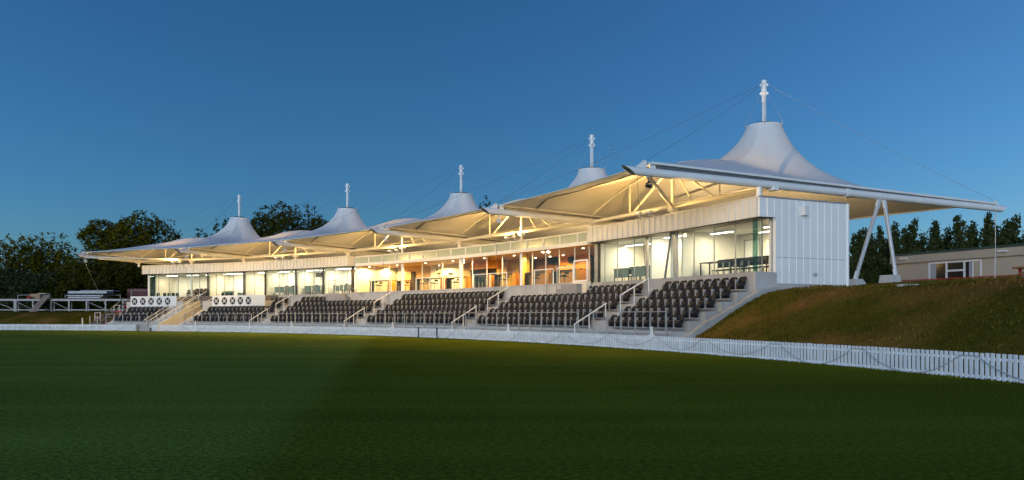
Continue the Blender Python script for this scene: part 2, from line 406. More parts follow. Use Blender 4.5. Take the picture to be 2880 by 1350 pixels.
# end wall, cut back at the glazed corner
def endwall():
    b1 = MB(); T = 4.503
    b1.rprof(T, [(81.1, 2.84), (85.15, 2.84), (85.15, PT), (80.15, PT), (80.15, HD - .02), (81.1, HD - .02)], .12)
    n = 12
    for i in range(1, n):
        r = 80.15 + (85.15 - 80.15) * i / n; z0 = HD if r < 81.1 else 2.85
        c = P(T, r); a = ang(T); e = Vector((math.sin(a), -math.cos(a), 0)) * .066
        b1.tube((c.x + e.x, c.y + e.y, z0), (c.x + e.x, c.y + e.y, PT - .01), .022, 6)
    c0 = P(T, 81.1, 3.98); c1 = P(T, 85.1, 3.98); a = ang(T); e = Vector((math.sin(a), -math.cos(a), 0)) * .058
    w = b1.build('end_wall', 'end_cladding', pav)
    b2 = MB(); b2.bar(c0 + e, c1 + e, .02, .02); b2.build('joint_line', 'grey_frame', w)
    b2 = MB(); b2.rprof(T, [(80.1, PT + .003), (85.2, PT + .003), (85.2, PT + .06), (80.1, PT + .06)], .2); b2.build('cap_flashing', 'grey_frame', w)
    b2 = MB(); b2.rprof(T, [(81.02, FL - .05), (81.1, FL - .05), (81.1, HD - .03), (81.02, HD - .03)], .16); b2.build('corner_trim', 'end_cladding', w)
    e2 = Vector((math.sin(a), -math.cos(a), 0))
    b2 = MB(); b2.tube(P(T, 85.27, 2.75) + e2 * .06, P(T, 85.27, PT + .02) + e2 * .06, .09, 12); b2.build('downpipe', 'end_cladding', pav)
    b2 = MB(); p = P(T, 82.55, 6.05) + e2 * .16; b2.bar(p - Vector((0, 0, .2)), p + Vector((0, 0, .2)), .34, .2, Vector((math.cos(a), math.sin(a), 0)))
    q = b2.build('wall_light', 'white_paint', w)
    b2 = MB(); p = P(T, 83.25, 3.28) + e2 * .13; b2.tube(p - e2 * .06, p + e2 * .06, .075, 12); b2.build('tap_cover', 'galvanised', w)
    b2 = MB(); b2.rprof(4.500, [(79.9, 2.5), (85.2, 2.35), (85.2, 2.825), (81.1, 2.825), (81.1, FL - .02), (79.9, FL - .02)], .22); b2.build('plinth', 'pale_concrete', w)
endwall()
# columns
for k in range(5):
    b_ = MB(); b_.tube(P(k, 81.1, 2.84 if k < 1 else FL), P(k, 81.1, HD - .08), .11, 12); b_.build('column', 'white_steel', pav)
for t in (2.5,):
    b_ = MB(); b_.tube(P(t, 81.25, FL), P(t, 81.25, HD), .16, 12); b_.build('column', 'white_steel', pav)
# glazing
def glaze(edges, r, z0, thick, mm='grey_frame', bottom=True, gm='glass', skip=()):
    for i in range(len(edges) - 1):
        if i in skip: continue
        a, c = edges[i], edges[i + 1]
        b_ = MB(); b_.arc(a + .002, c - .002, r - .006, r + .006, z0 + .05, HD - .075, 1); p = b_.build('window', gm, pav)
        b_ = MB(); b_.arc(a + .001, c - .001, r - .04, r + .04, z0, z0 + .05, 1); b_.build('sill', mm, p)
    for i, e in enumerate(edges):
        w = .16 if e in thick else .03
        b_ = MB(); b_.pbox(e, r, w, .09 if w > .1 else .06, z0, HD - .07)
        b_.build('mullion', 'dark_frame' if w > .1 else mm, pav)
glaze([3.572, 3.61, 3.69, 3.795, 3.873], 80.9, FL, {3.572}); glaze([4.045, 4.132, 4.235, 4.338, 4.459], 80.9, FL, set())
b_ = MB(); b_.arc(3.875, 4.043, 80.894, 80.906, FL + .05, HD - .075, 1); b_.build('window', 'glass', pav)
b_ = MB(); b_.pbox(3.873, 80.9, .12, .12, FL, HD - .07); b_.build('mullion', 'grey_frame', pav)
b_ = MB(); b_.tube(P(3.985, 80.75, FL), P(4.02, 80.75, HD - .08), .06, 8); b_.build('brace', 'galv_dark', pav)
b_ = MB(); b_.pbox(4.04, 80.8, .16, .16, FL, HD - .07); b_.build('mullion', 'grey_frame', pav)
b_ = MB(); b_.rprof(4.468, [(80.4, FL), (81.02, FL), (81.02, HD - .08), (80.4, HD - .08)], .014); b_.build('window', 'glass', pav)
b_ = MB(); b_.pbox(4.466, 80.42, .13, .16, FL, HD - .08); b_.build('corner_post', 'glass_green', pav)
glaze([1.02, 1.104, 1.192, 1.28, 1.392, 1.513], 80.9, FL, {1.02, 1.28})
glaze([.517, .62, .723, .858, .94, 1.018], 80.9, 2.84, {.517, .723}, skip=())
glaze([.17, .251, .329, .414, .515], 80.9, 2.84, {.17})
glaze([-.39, -.30, -.20, -.116, .018, .09, .168], 80.9, 2.84, set())
b_ = MB(); b_.rprof(-.39, [(81.75, 2.85), (84.2, 2.85), (84.2, HD), (81.75, HD)], .12); b_.build('partition_wall', 'cream_wall', pav)
b_ = MB(); b_.rprof(-.392, [(80.9, 2.9), (81.74, 2.9), (81.74, HD - .08), (80.9, HD - .08)], .014); b_.build('window', 'glass_green', pav)
b_ = MB(); b_.pbox(-.392, 80.9, .14, .14, 2.84, HD - .07); b_.build('corner_post', 'white_steel', pav)
b_ = MB(); b_.pbox(1.56, 80.9, .2, .2, FL, HD); b_.build('mullion', 'dark_frame', pav)
glaze([1.60, 1.73, 1.865, 1.995, 2.16, 2.337, 2.482, 2.591, 2.71, 2.834, 2.985, 3.066, 3.166, 3.264, 3.373, 3.472, 3.53], 81.3, FL, set(), 'white_steel', skip=(3, 8))
b_ = MB(); b_.pbox(3.545, 81.1, .24, .3, FL, HD); b_.build('mullion', 'grey_frame', pav)
# back walls and partitions
def wall(t0, t1, r, z0, z1, m, th=.12, name='wall_panel'):
    b_ = MB(); b_.arc(t0, t1, r, r + th, z0, z1); return b_.build(name, m, pav)
def part(t, r0, r1, m, z0=FL, th=.12, z1=HD + .01):
    b_ = MB(); b_.rprof(t, [(r0, z0), (r1, z0), (r1, z1), (r0, z1)], th); return b_.build('partition_wall', m, pav)
wall(-.39, .17, 84.2, 2.84, HD, 'cream_wall'); wall(.17, .72, 83.6, 2.84, HD, 'cream_wall'); wall(.72, 1.02, 83.0, 2.84, HD, 'cream_wall')
wall(1.02, 1.575, 83.2, FL, HD, 'white_wall'); wall(3.555, 3.88, 85.0, FL, HD, 'cream_wall'); wall(3.88, 4.05, 82.4, FL, HD, 'cream_wall'); wall(4.05, 4.49, 85.0, FL, HD, 'cream_wall')
for t, r1, m, z0 in ((.172, 84.2, 'cream_wall', 2.84), (.516, 83.6, 'cream_wall', 2.84), (.722, 83.6, 'cream_wall', 2.84), (1.021, 83.2, 'cream_wall', 2.84), (1.281, 83.2, 'white_wall', FL), (1.574, 88.4, 'cream_wall', FL), (3.556, 88.3, 'cream_wall', FL), (3.877, 85.0, 'white_wall', FL), (4.052, 85.0, 'cream_wall', FL), (4.478, 85.1, 'cream_wall', FL)):
    part(t, 81.1, r1, m, z0)
tb = MB(); tb.arc(-.40, 3.56, 88.4, 88.6, 2.4, 6.15, 32); tb.arc(3.56, 4.49, 85.15, 85.25, 2.4, 6.15, 8); tb.build('back_wall', 'cladding', pav)
def wp(x0, x1, y0, y1, r, m, name='wall_panel', th=.05):
    a, c = tx(x0, r), tx(x1, r); xm = .5 * (x0 + x1)
    return wall(a, c, r, max(FL, zpx(xm, y1, r)), min(HD + .05, zpx(xm, y0, r)), m, th, name)
# middle rooms: timber and painted walls
wp(956, 990, 700, 830, 85.5, 'cream_wall'); wp(988, 1109, 700, 830, 85.6, 'timber_tan'); wp(1109, 1117, 700, 830, 85.8, 'dark_hole'); wp(1116, 1142, 700, 830, 85.7, 'grey_frame')  # near-black panel stands for a gap, its shade put into the colour
wp(1140, 1213, 700, 830, 85.6, 'timber_tan'); wp(1211, 1290, 700, 830, 85.5, 'cream_wall'); wp(1288, 1323, 700, 830, 85.6, 'timber_tan')
wp(1321, 1400, 729, 756, 84.6, 'timber_orange', th=.3); wp(1318, 1402, 700, 830, 86.4, 'dark_top'); wp(1330, 1345, 757, 776, 86.3, 'tray_grey'); wp(1345, 1372, 760, 775, 86.3, 'timber_brown')
wp(1397, 1404, 690, 830, 85.0, 'timber_yellow'); wp(1403, 1424, 690, 830, 85.1, 'timber_tan'); wp(1420, 1458, 690, 830, 86.0, 'timber_yellow'); wp(1428, 1451, 755, 772, 85.96, 'timber_tan', 'hatch')
wp(1454, 1500, 680, 830, 86.2, 'timber_brown'); wp(1498, 1660, 680, 830, 86.4, 'timber_brown'); wp(1515, 1532, 735, 760, 86.3, 'timber_brown', 'door'); wp(1572, 1660, 715, 760, 86.2, 'timber_orange')
wp(1028, 1034, 700, 830, 84, 'cream_wall'); wp(1470, 1480, 690, 830, 82.6, 'timber_yellow', 'pillar', .3); wp(1155, 1167, 764, 800, 85.5, 'dark_hole', 'doorway')  # near-black sheet stands for the unlit doorway, shade painted as colour
# doors
def door(x0, x1, y0, r, m, parent=pav):
    a, c = tx(x0, r), tx(x1, r); zt = zpx(.5 * (x0 + x1), y0, r); zb = FL if x0 > 760 else 2.85
    b_ = MB(); b_.arc(a, c, r - .05, r - .003, zb, zt); d = b_.build('door', m, pav)
    b_ = MB(); b_.arc(a - .006, a, r - .07, r - .003, zb, zt + .06); b_.arc(c, c + .006, r - .07, r - .003, zb, zt + .06); b_.arc(a, c, r - .07, r - .003, zt, zt + .06); b_.build('door_frame', 'grey_frame', d)
    p = P(a + .012, r - .09, zb + 1.0); b_ = MB(); b_.bar(p - Vector((0, 0, .07)), p + Vector((0, 0, .07)), .03, .05); b_.build('handle', 'galvanised', d)
door(704, 722, 777, 83.55, 'door_brown'); door(2098, 2137, 676, 84.95, 'white_wall')
#@@ROOF
# ---------------------------------------------------------------- tent roofs
BT = [-.5 + i for i in range(6)]
ZB = lambda r: 7.15 - .17 * (r - 73.45) / 23.25      # boom axis height
ZS = lambda r: 7.50 - .30 * (r - 74.6) / 21.3        # clamp strip height
BN = ['leftmost', 'second from left', 'third from left', 'third from right', 'second from right', 'rightmost']
for i, t in enumerate(BT):
    g = thing('roof_boom', f'long white steel roof boom, {BN[i]} of the six, pointing out over the seats' , 'roof boom', P(t, 81, 7.1), 'white booms between the tents')
    b_ = MB(); n = 16
    o_ = P(t, 90) - P(t, 80); o_.normalize(); e = Vector((o_.y, -o_.x, 0)); rad = .175
    vs = []
    for (r, sl) in ((73.62, .30), (85.3, 0), (96.5, -.18)):
        for k in range(n):
            a = 2 * math.pi * k / n
            rr = r - sl * math.sin(a)
            p = P(t, rr, ZB(rr)) + e * math.cos(a) * rad; p.z += math.sin(a) * rad; vs.append(p)
    fs = [(j * n + k, j * n + (k + 1) % n, (j + 1) * n + (k + 1) % n, (j + 1) * n + k) for j in range(2) for k in range(n)]
    b_.sm = True; b_.add(vs, fs); b_.sm = False
    tube = b_.build('boom_tube', 'white_steel', g)
    b_ = MB(); cc = [x + o_ * .02 for x in vs[:n]]; b_.add(cc, [tuple(range(n))]); b_.build('end_opening', 'galv_dark', g)  # dark disc carries the shade inside the open tube as its colour
    b_ = MB(); cc = [x - o_ * .02 for x in vs[-n:]]; b_.add(cc, [tuple(range(n))]); b_.build('end_opening', 'galv_dark', g)
    b_ = MB(); b_.rprof(t, [(73.9, 7.27), (74.45, 7.26), (74.45, 7.60), (74.3, 7.60)], .05); b_.rprof(t, [(95.8, 7.1), (96.2, 7.1), (95.95, 7.38), (95.8, 7.38)], .05); b_.build('lug_plate', 'white_steel', g)
    b_ = MB(); m_ = 22
    for j in range(m_):
        r0 = 74.6 + 21.2 * j / m_; r1 = 74.6 + 21.2 * (j + 1) / m_
        b_.bar(P(t, r0, ZS(r0)), P(t, r1, ZS(r1)), .34, .09)
    strip = b_.build('clamp_strip', 'white_steel', g)
    b_ = MB()
    for j in range(46):
        r = 74.75 + 20.9 * j / 45
        b_.bar(P(t, r, ZB(r) + .15), P(t, r, ZS(r) - .04), .05, .26, o_)
    b_.build('bracket', 'white_steel', strip)
    b_ = MB(); b_.bar(P(t, 74.9, ZB(74.9) + .24), P(t, 95.6, ZB(95.6) + .20), .12, .12); b_.build('web_plate', 'galv_dark', strip)
    b_ = MB(); b_.tube(P(t, 85.25, ZB(85.25)), P(t, 85.5, ZB(85.5)), .205, 16); b_.build('splice_collar', 'white_steel', g)
    b_ = MB(); b_.tube(P(t, 80.2 if i == 5 else 81.1, PT if i in (0, 1, 4, 5) else HD), P(t, 80.2 if i == 5 else 81.1, ZB(81)), .12, 12); b_.build('post', 'white_steel', g)
    b_ = MB(); b_.pbox(t, 81.0, .34, .30, 6.86, 7.22); b_.build('node_plate', 'white_steel', g)
    if i == 5:
        f1 = P(4.50, 85.95, 3.22); f2 = P(4.535, 87.9, 3.35); top = P(t, 87.6, ZB(87.6) - .15)
        for f, sgn in ((f1, -.12), (f2, .18)):
            q = top + o_ * sgn; b_ = MB(); b_.tube(f, q, .09, 14); st = b_.build('support_strut', 'strut_grey', g)
            b_ = MB(); d = (q - f).normalized(); b_.bar(f - d * .12, f + d * .28, .05, .24, o_); b_.bar(q - d * .40, q + d * .1, .06, .24, o_); b_.build('pin_plate', 'white_steel', st)
f = P(4.50, 85.95)
def plinth(p, w0, w1, z0, z1, label, name='concrete_plinth'):
    b_ = MB(); a = ang(4.5); o_ = Vector((math.cos(a), math.sin(a), 0)); e = Vector((o_.y, -o_.x, 0)); c = []
    for w, z in ((w0, z0), (w1, z1)):
        for sx, sy in ((-1, -1), (1, -1), (1, 1), (-1, 1)): c.append(Vector((p.x, p.y, z)) + e * sx * w / 2 + o_ * sy * w / 2)
    b_.hexa(c); return tag(b_.build(name, 'pale_concrete', None, .015), label, 'plinth', 'concrete feet of the roof struts')
plinth(P(4.50, 85.95), .86, .42, 2.66, 3.14, 'sloped concrete foot of the leaning strut beside the white end wall')
plinth(P(4.53, 87.62), .72, .62, 2.8, 3.33, 'blocky concrete foot under the upright strut beside the beige clubhouse')

LAP = None
def membrane(k, Q=.35):
    Mp = P(k, 87.76); a = ang(k); o_ = Vector((math.cos(a), math.sin(a), 0)); e = Vector((o_.y, -o_.x, 0))
    def loc(p): d = p - Mp; return (d.dot(e), d.dot(o_))
    bd = []
    tl, th = k - .5 + .0018, k + .5 - .0018
    nf, nb = 26, 26
    for j in range(nf): s = j / nf; t = tl + (th - tl) * s; bd.append((t, 74.62 + .36 * math.sin(math.pi * s), 7.52 + .10 * math.sin(math.pi * s)))
    for j in range(nb): r = 74.62 + (95.7 - 74.62) * j / nb; bd.append((th, r, ZS(r) + .04))
    for j in range(nf): s = j / nf; t = th + (tl - th) * s; bd.append((t, 95.7 - .9 * math.sin(math.pi * s), 7.24 + .05 * math.sin(math.pi * s)))
    for j in range(nb): r = 95.7 - (95.7 - 74.62) * j / nb; bd.append((tl, r, ZS(r) + .04))
    N = len(bd); MM = 40; RR = .95; ZR = 12.06
    U = np.zeros((N, MM)); V = np.zeros((N, MM)); Z = np.zeros((N, MM)); FX = np.zeros((N, MM), bool); AR = np.full((N, MM), -9.)
    for i, (t, r, z) in enumerate(bd):
        u, v = loc(P(t, r)); rho = math.hypot(u, v); c, s = u / rho, v / rho
        q = np.linspace(0, 1, MM); rr = .55 * (RR * (rho / RR) ** q) + .45 * (RR + (rho - RR) * q)
        # the arch of the truss pushes the cloth up into a ridge along r = 81.1
        for j in range(1, MM - 1):
            w = Mp + e * c * rr[j] + o_ * s * rr[j]; wr = math.hypot(w.x - CX, w.y - CY); d_ = abs(wr - 81.1)
            if d_ < 1.3:
                tt = (A0 - math.degrees(math.atan2(w.y - CY, w.x - CX))) / DA - k
                AR[i, j] = 7.46 + 1.86 * max(0, 1 - (2 * tt) ** 2) - .42 * (math.sqrt(d_ * d_ + .04) - .2)
        U[i] = c * rr; V[i] = s * rr
        Z[i] = np.maximum(ZR + (z - ZR) * np.log(rr / RR) / math.log(rho / RR), AR[i])
        Z[i, 0] = ZR; Z[i, -1] = z
    FX[:, 0] = True; FX[:, -1] = True
    D = lambda A, sh, ax: np.hypot(np.roll(U, sh, ax) - U, np.roll(V, sh, ax) - V)
    al = .5 * (D(0, 1, 0) + D(0, -1, 0)) + 1e-6
    dr = np.zeros((N, MM)); dr[:, :-1] = np.hypot(np.diff(U, axis=1), np.diff(V, axis=1)); dr[:, -1] = dr[:, -2]
    dm = np.roll(dr, 1, 1); dm[:, 0] = dm[:, 1]
    rho_ = np.hypot(U, V); wo = ((rho_ + np.roll(rho_, -1, 1)) / 2 / RR) ** Q * (al + np.roll(al, -1, 1)) / 2 / dr; wi = ((rho_ + np.roll(rho_, 1, 1)) / 2 / RR) ** Q * (al + np.roll(al, 1, 1)) / 2 / dm
    wa = (rho_ / RR) ** Q * (dr + dm) / 2 / (D(0, -1, 0) + 1e-6); wb = (rho_ / RR) ** Q * (dr + dm) / 2 / (D(0, 1, 0) + 1e-6)
    for _ in range(3500):
        Zn = (wo * np.roll(Z, -1, 1) + wi * np.roll(Z, 1, 1) + wa * np.roll(Z, -1, 0) + wb * np.roll(Z, 1, 0)) / (wo + wi + wa + wb)
        Z = np.where(FX, Z, np.maximum(Zn, AR))
    vs = [Mp + e * U[i, j] + o_ * V[i, j] + Vector((0, 0, Z[i, j] - 0)) for i in range(N) for j in range(MM)]
    vs = [Vector((p.x, p.y, Z[i // MM, i % MM])) for i, p in enumerate(vs)]
    fs = [(i * MM + j, ((i + 1) % N) * MM + j, ((i + 1) % N) * MM + j + 1, i * MM + j + 1) for i in range(N) for j in range(MM - 1)]
    return vs, fs, bd
TN = ['leftmost and farthest', 'second from left', 'middle', 'second from right', 'rightmost and nearest']
LIGHTS = []
for k in range(5):
    g = thing('tent_canopy', f'white peaked fabric canopy with bare mast on top, {TN[k]} of five', 'tent canopy', P(k, 87.76, 7.2), 'white tent canopies over the pavilion')
    vs, fs, bd = membrane(k)
    b_ = MB(); b_.sm = True; b_.add(vs, fs); b_.cur = 1; NN = len(bd); MMM = len(vs) // NN
    for i in range(2, NN, 8):
        for j in range(1, MMM - 1):
            A_, B_ = vs[i * MMM + j], vs[i * MMM + j + 1]; sd_ = (B_ - A_).cross(Vector((0, 0, 1))).normalized() * .022; up_ = Vector((0, 0, -.008))
            b_.add([A_ - sd_ + up_, A_ + sd_ + up_, B_ + sd_ + up_, B_ - sd_ + up_], [(0, 1, 2, 3)])
    mem = b_.build('membrane', ['fabric', 'fabric_seam'], g)
    ed = [P(t, r, z) for (t, r, z) in bd[:27]]
    b_ = MB(); b_.path(ed, .03, 8); b_.build('edge_cable', 'white_steel', mem)
    ed = [P(t, r, z) for (t, r, z) in bd[52:79]]
    b_ = MB(); b_.path(ed, .05, 8); b_.build('edge_cable', 'white_steel', mem)
    # fabric clamp line running inside the front edge
    pts = []
    arr = np.array([tuple(v) for v in vs])
    for j in range(31):
        s = j / 30; t = k - .49 + .98 * s; r = 75.4 + 1.6 * (1 - s) ** 1.5 + .5 * math.sin(math.pi * s)
        p = P(t, r); d2 = (arr[:, 0] - p.x) ** 2 + (arr[:, 1] - p.y) ** 2; idx = np.argsort(d2)[:4]; w = 1 / (d2[idx] + 1e-4)
        pts.append(Vector((p.x, p.y, float((arr[idx, 2] * w).sum() / w.sum()) - .06)))
    b_ = MB(); b_.path(pts, .028, 6); b_.build('clamp_line', 'galv_dark', mem)
    # mast
    mp = P(k, 87.76)
    b_ = MB(); b_.tube((mp.x, mp.y, 8.6), (mp.x, mp.y, 14.5), .125, 14); ma = b_.build('mast', 'white_steel', g)
    b_ = MB(); b_.tube((mp.x, mp.y, 13.95), (mp.x, mp.y, 14.62), .155, 12); b_.tube((mp.x, mp.y, 14.62), (mp.x, mp.y, 14.65), .17, 12)
    for j in range(4):
        a = R(45 + 90 * j) + ang(k); d = Vector((math.cos(a), math.sin(a), 0))
        b_.bar(Vector((mp.x, mp.y, 14.42)) + d * .1, Vector((mp.x, mp.y, 14.38)) + d * .22, .04, .12); b_.bar(Vector((mp.x, mp.y, 13.98)) + d * .1, Vector((mp.x, mp.y, 13.86)) + d * .185, .04, .17)
    b_.build('mast_head', 'white_steel', ma)
    b_ = MB(); b_.tube((mp.x, mp.y, 12.10), (mp.x, mp.y, 12.22), .60, 24); b_.build('vent_cap', 'dark_hole', g)
    b_ = MB()
    pr = [Vector((mp.x + .955 * math.cos(2 * math.pi * j / 40), mp.y + .955 * math.sin(2 * math.pi * j / 40), 12.06)) for j in range(41)]
    b_.path(pr, .035, 8, None, False); b_.build('ring', 'white_steel', g)
    b_ = MB()
    for j in range(4):
        a = R(45 + 90 * j) + ang(k); d = Vector((math.cos(a), math.sin(a), 0)); c = Vector((mp.x, mp.y, 0)) + d * .97
        b_.tube((c.x, c.y, 12.0), (c.x, c.y, 12.35), .03, 8); b_.tube((c.x, c.y, 12.35), Vector((mp.x, mp.y, 13.86)) + d * .2, .009, 6)
    b_.build('stay', 'cable_steel', g)
    for (t, r, z) in ((k - .5, 74.4, 7.58), (k + .5, 74.4, 7.58), (k - .5, 95.9, 7.36), (k + .5, 95.9, 7.36)):
        q = P(t, r, z); d = Vector((q.x - mp.x, q.y - mp.y, 0)).normalized()
        b_ = MB(); s0 = Vector((mp.x, mp.y, 14.38)) + d * .26; n_ = 8
        b_.path([s0.lerp(q, j / n_) - Vector((0, 0, .16 * math.sin(math.pi * j / n_))) for j in range(n_ + 1)], .009, 6); b_.build('guy_cable', 'cable_steel', g)
    # truss across the front
    n0, n1, mid = P(k - .5, 81.25, 7.08), P(k + .5, 81.25, 7.08), P(k, 81.1, 7.10)
    tr = MB(); tr.path([n0, mid, n1], .10, 12); trs = tr.build('truss_chord', 'white_steel', g)
    arc_pts = [P(k - .5 + s / 20, 81.1, 7.36 + 1.83 * max(0, 1 - (2 * (s / 20 - .5)) ** 2)) for s in range(21)]
    b_ = MB(); b_.path(arc_pts, .05, 8); b_.build('truss_arch', 'white_steel', trs)
    Zt = lambda tt: 7.36 + 1.83 * (1 - 4 * tt * tt)
    bt = lambda tt: (mid.lerp(n1, tt / .5) if tt > 0 else mid.lerp(n0, -tt / .5))
    for (t0, t1, rr) in ((-.25, -.25, .05), (.245, .245, .05), (0, 0, .085), (-.235, -.01, .06), (.228, .01, .06), (.115, .0, .05)):
        q = P(k + t1, 81.1, Zt(t1) - .03); b_ = MB(); b_.tube(bt(t0), q, rr, 10); b_.build('truss_web', 'white_steel', trs)
    b_ = MB(); b_.tube(P(k, 81.1, PT if k in (0, 1, 4) else HD), mid, .12, 12); b_.pbox(k, 81.1, .36, .36, 6.84, 7.02); b_.build('column_head', 'white_steel', g)
    for q in (mid, n0, n1):
        b_ = MB(); b_.tube(q, (mp.x, mp.y, 8.75), .085, 10); b_.build('mast_strut', 'white_steel', g)
    if k in (0, 4):
        s = -1 if k == 0 else 1
        b_ = MB(); b_.tube(mid, P(k + .5 * s, 74.5, ZB(74.5) - .12), .09, 10); b_.build('corner_strut', 'white_steel', g)
    # floodlights on the parapet
    for s in (-.03, .028):
        p = P(k + s - .035, 79.62 if k in (0, 1, 4) else 80.56, 6.58)
        LIGHTS.append((k, s, p))
# ---------------------------------------------------------------- floodlights and room lamps
def lamp(name, kind, loc, energy, color, size=.3, direction=None, spot=None, blend=.5):
    l = bpy.data.lights.new(name, kind); l.energy = energy; l.color = color
    if kind == 'AREA': l.shape = 'DISK'; l.size = size
    else: l.shadow_soft_size = size
    if spot: l.spot_size = R(spot); l.spot_blend = blend
    o = bpy.data.objects.new(name, l); col.objects.link(o); o.location = loc
    if direction is not None: o.rotation_euler = Vector(direction).to_track_quat('-Z', 'Y').to_euler()
    return o
KF = dict(flood=220, room=44, mid=520, tip=620, rear=420)
WN = ['far left', 'second', 'middle', 'fourth', 'near right']
for n_, (k, s, p) in enumerate(LIGHTS):
    a = ang(k); o_ = Vector((math.cos(a), math.sin(a), 0)); e = Vector((o_.y, -o_.x, 0))
    side = 'left' if s < 0 else 'right'
    g = thing('floodlight', f'small white floodlight, {side} of the pair under the {WN[k]} tent', 'floodlight', p, 'floodlights on the parapet')
    b_ = MB(); b_.bar(p, p + o_ * .58 + Vector((0, 0, -.06)), .05, .05); b_.bar(p, p + Vector((0, 0, .12)), .05, .05); b_.build('bracket', 'white_paint', g)
    b_ = MB(); b_.bar(p + Vector((0, 0, .16)) - e * .2, p + Vector((0, 0, .16)) + e * .2, .2, .12); b_.build('housing', 'white_paint', g)
    b_ = MB(); b_.bar(p + Vector((0, 0, .224)) - e * .15, p + Vector((0, 0, .224)) + e * .15, .14, .006); b_.build('lens', 'lamp_box', g)
    lamp('flood_lamp', 'AREA', p + Vector((0, 0, .25)), KF['flood'], (1, .57, .15), .25, Vector((0, 0, 1)) - o_ * .15 + e * (.5 if s > 0 else -.5))
# made-up lamps added under the boom tips to brighten fascia and seats
for i, t in enumerate(BT):
    a = ang(t); o_ = Vector((math.cos(a), math.sin(a), 0)); e = Vector((o_.y, -o_.x, 0)); p = P(t, 74.55, 6.60)
    g = thing('added_tip_lamp', f'small added fill lamp under the tip of the roof boom, {BN[i]} of six', 'lamp', p, 'added fill lamps under the boom tips')
    m_ = 'dark_frame' if i == 5 else 'white_paint'
    b_ = MB(); b_.tube(p + Vector((0, 0, .12)), p + Vector((0, 0, .42)), .03, 8); b_.bar(p + Vector((0, 0, .12)) - e * .16, p + Vector((0, 0, .12)) + e * .16, .06, .06); b_.build('bracket', m_, g)
    b_ = MB(); b_.tube(p - o_ * .13, p + o_ * .12, .05, 14, .085); b_.build('housing', m_, g)
    b_ = MB(); b_.tube(p + o_ * .122, p + o_ * .13, .075, 14); b_.build('lens', 'lamp_box', g)
    lamp('added_tip_flood', 'SPOT', p + o_ * .2, KF['tip'] * (.6 if i in (0, 5) else 1), (1, .62, .21), .12, o_ * .4 - Vector((0, 0, 1)), 178, .12)
# rear uplights on the roof deck
for k in range(5):
    p = P(k, 90.2 if k < 4 else 87.5, 6.45); a = ang(k); o_ = Vector((math.cos(a), math.sin(a), 0)); e = Vector((o_.y, -o_.x, 0))
    if k == 4: p = P(4.05, 85.0, 6.42)
    if k < 4: p = P(k, 88.2, 6.42)
    g = thing('roof_uplight', f'white uplight on the roof deck under the {TN[k]} tent', 'floodlight', p, 'uplights on the roof deck')
    b_ = MB(); b_.bar(p - e * .2, p + e * .2, .2, .10); b_.build('housing', 'white_paint', g)
    b_ = MB(); b_.bar(p - e * .15 + Vector((0, 0, .055)), p + e * .15 + Vector((0, 0, .055)), .14, .006); b_.build('lens', 'lamp_box', g)
    lamp('rear_flood', 'AREA', p + Vector((0, 0, .09)), KF['rear'], (1, .66, .28), .3, Vector((0, 0, 1)) + o_ * .5)
# linear lamps in the cream rooms
RL = [(-.29, 82.6), (-.10, 82.6), (.08, 82.6), (.26, 82.4), (.34, 82.2), (.43, 82.4), (.60, 82.3), (.66, 82.8), (.80, 82.2), (.95, 82.2), (1.09, 82.0), (1.20, 82.2), (1.36, 82.0), (1.48, 82.0), (3.62, 83.0), (3.74, 83.2), (3.83, 82.5), (3.955, 81.75), (4.14, 82.6), (4.26, 84.2), (4.38, 82.8)]
RN = {}
for n_, (t, r) in enumerate(RL):
    p = P(t, r, HD - .02); a = ang(t); o_ = Vector((math.cos(a), math.sin(a), 0)); e = Vector((o_.y, -o_.x, 0))
    if t > 3.9: where = f'{ORD[n_ - 17]} from the left in the right-end room'
    elif t > 3: where = f'{ORD[n_ - 14]} from the left in the room right of the bar'
    else: where = f'{ORD[n_]} from the left in the left wing'
    g = thing('ceiling_lamp', f'glowing white linear ceiling lamp, {where}', 'ceiling lamp', p, 'linear ceiling lamps in the cream rooms')
    b_ = MB(); b_.bar(p - e * .75 - Vector((0, 0, .04)), p + e * .75 - Vector((0, 0, .04)), .20, .07); b_.build('casing', 'white_paint', g)
    b_ = MB(); b_.bar(p - e * .72 - Vector((0, 0, .085)), p + e * .72 - Vector((0, 0, .085)), .16, .02); b_.build('tube', 'lamp_white', g)
    lamp('room_lamp', 'AREA', p - Vector((0, 0, .11)), KF['room'] * (1.5 if t > 4.2 and t < 4.3 else .8 if t < 2 else 1), (1, .80, .53), .5, (0, 0, -1))
ML = [(1003, 713), (1039, 744), (1117, 738), (1197, 732), (1274, 726), (1362, 718), (1446, 709), (1544, 699), (1640, 688), (1506, 707), (1547, 711), (1584, 715), (1090, 741), (1235, 728)]
for n_, (x, y) in enumerate(ML):
    r = 82.0 if n_ < 9 else 84.5
    t = tx(x, r); p = P(t, r, HD + .05)
    g = thing('downlight', f'glowing round downlight, {ORD[n_] if n_ < 9 else ORD[n_ - 9]} from left {"along the glass" if n_ < 9 else "deeper in the bar"}', 'downlight', p, 'downlights in the bar ceiling')
    b_ = MB(); b_.tube(p - Vector((0, 0, .09)), p, .10, 14); b_.build('rim', 'white_paint', g)
    b_ = MB(); b_.tube(p - Vector((0, 0, .12)), p - Vector((0, 0, .092)), .075, 14); b_.build('lens', 'lamp_warm', g)
    lamp('down_lamp', 'SPOT', p - Vector((0, 0, .16)), KF['mid'] * (1 if x < 1460 else .4), (1, .58, .17), .08, (0, 0, -1), 172, .25)
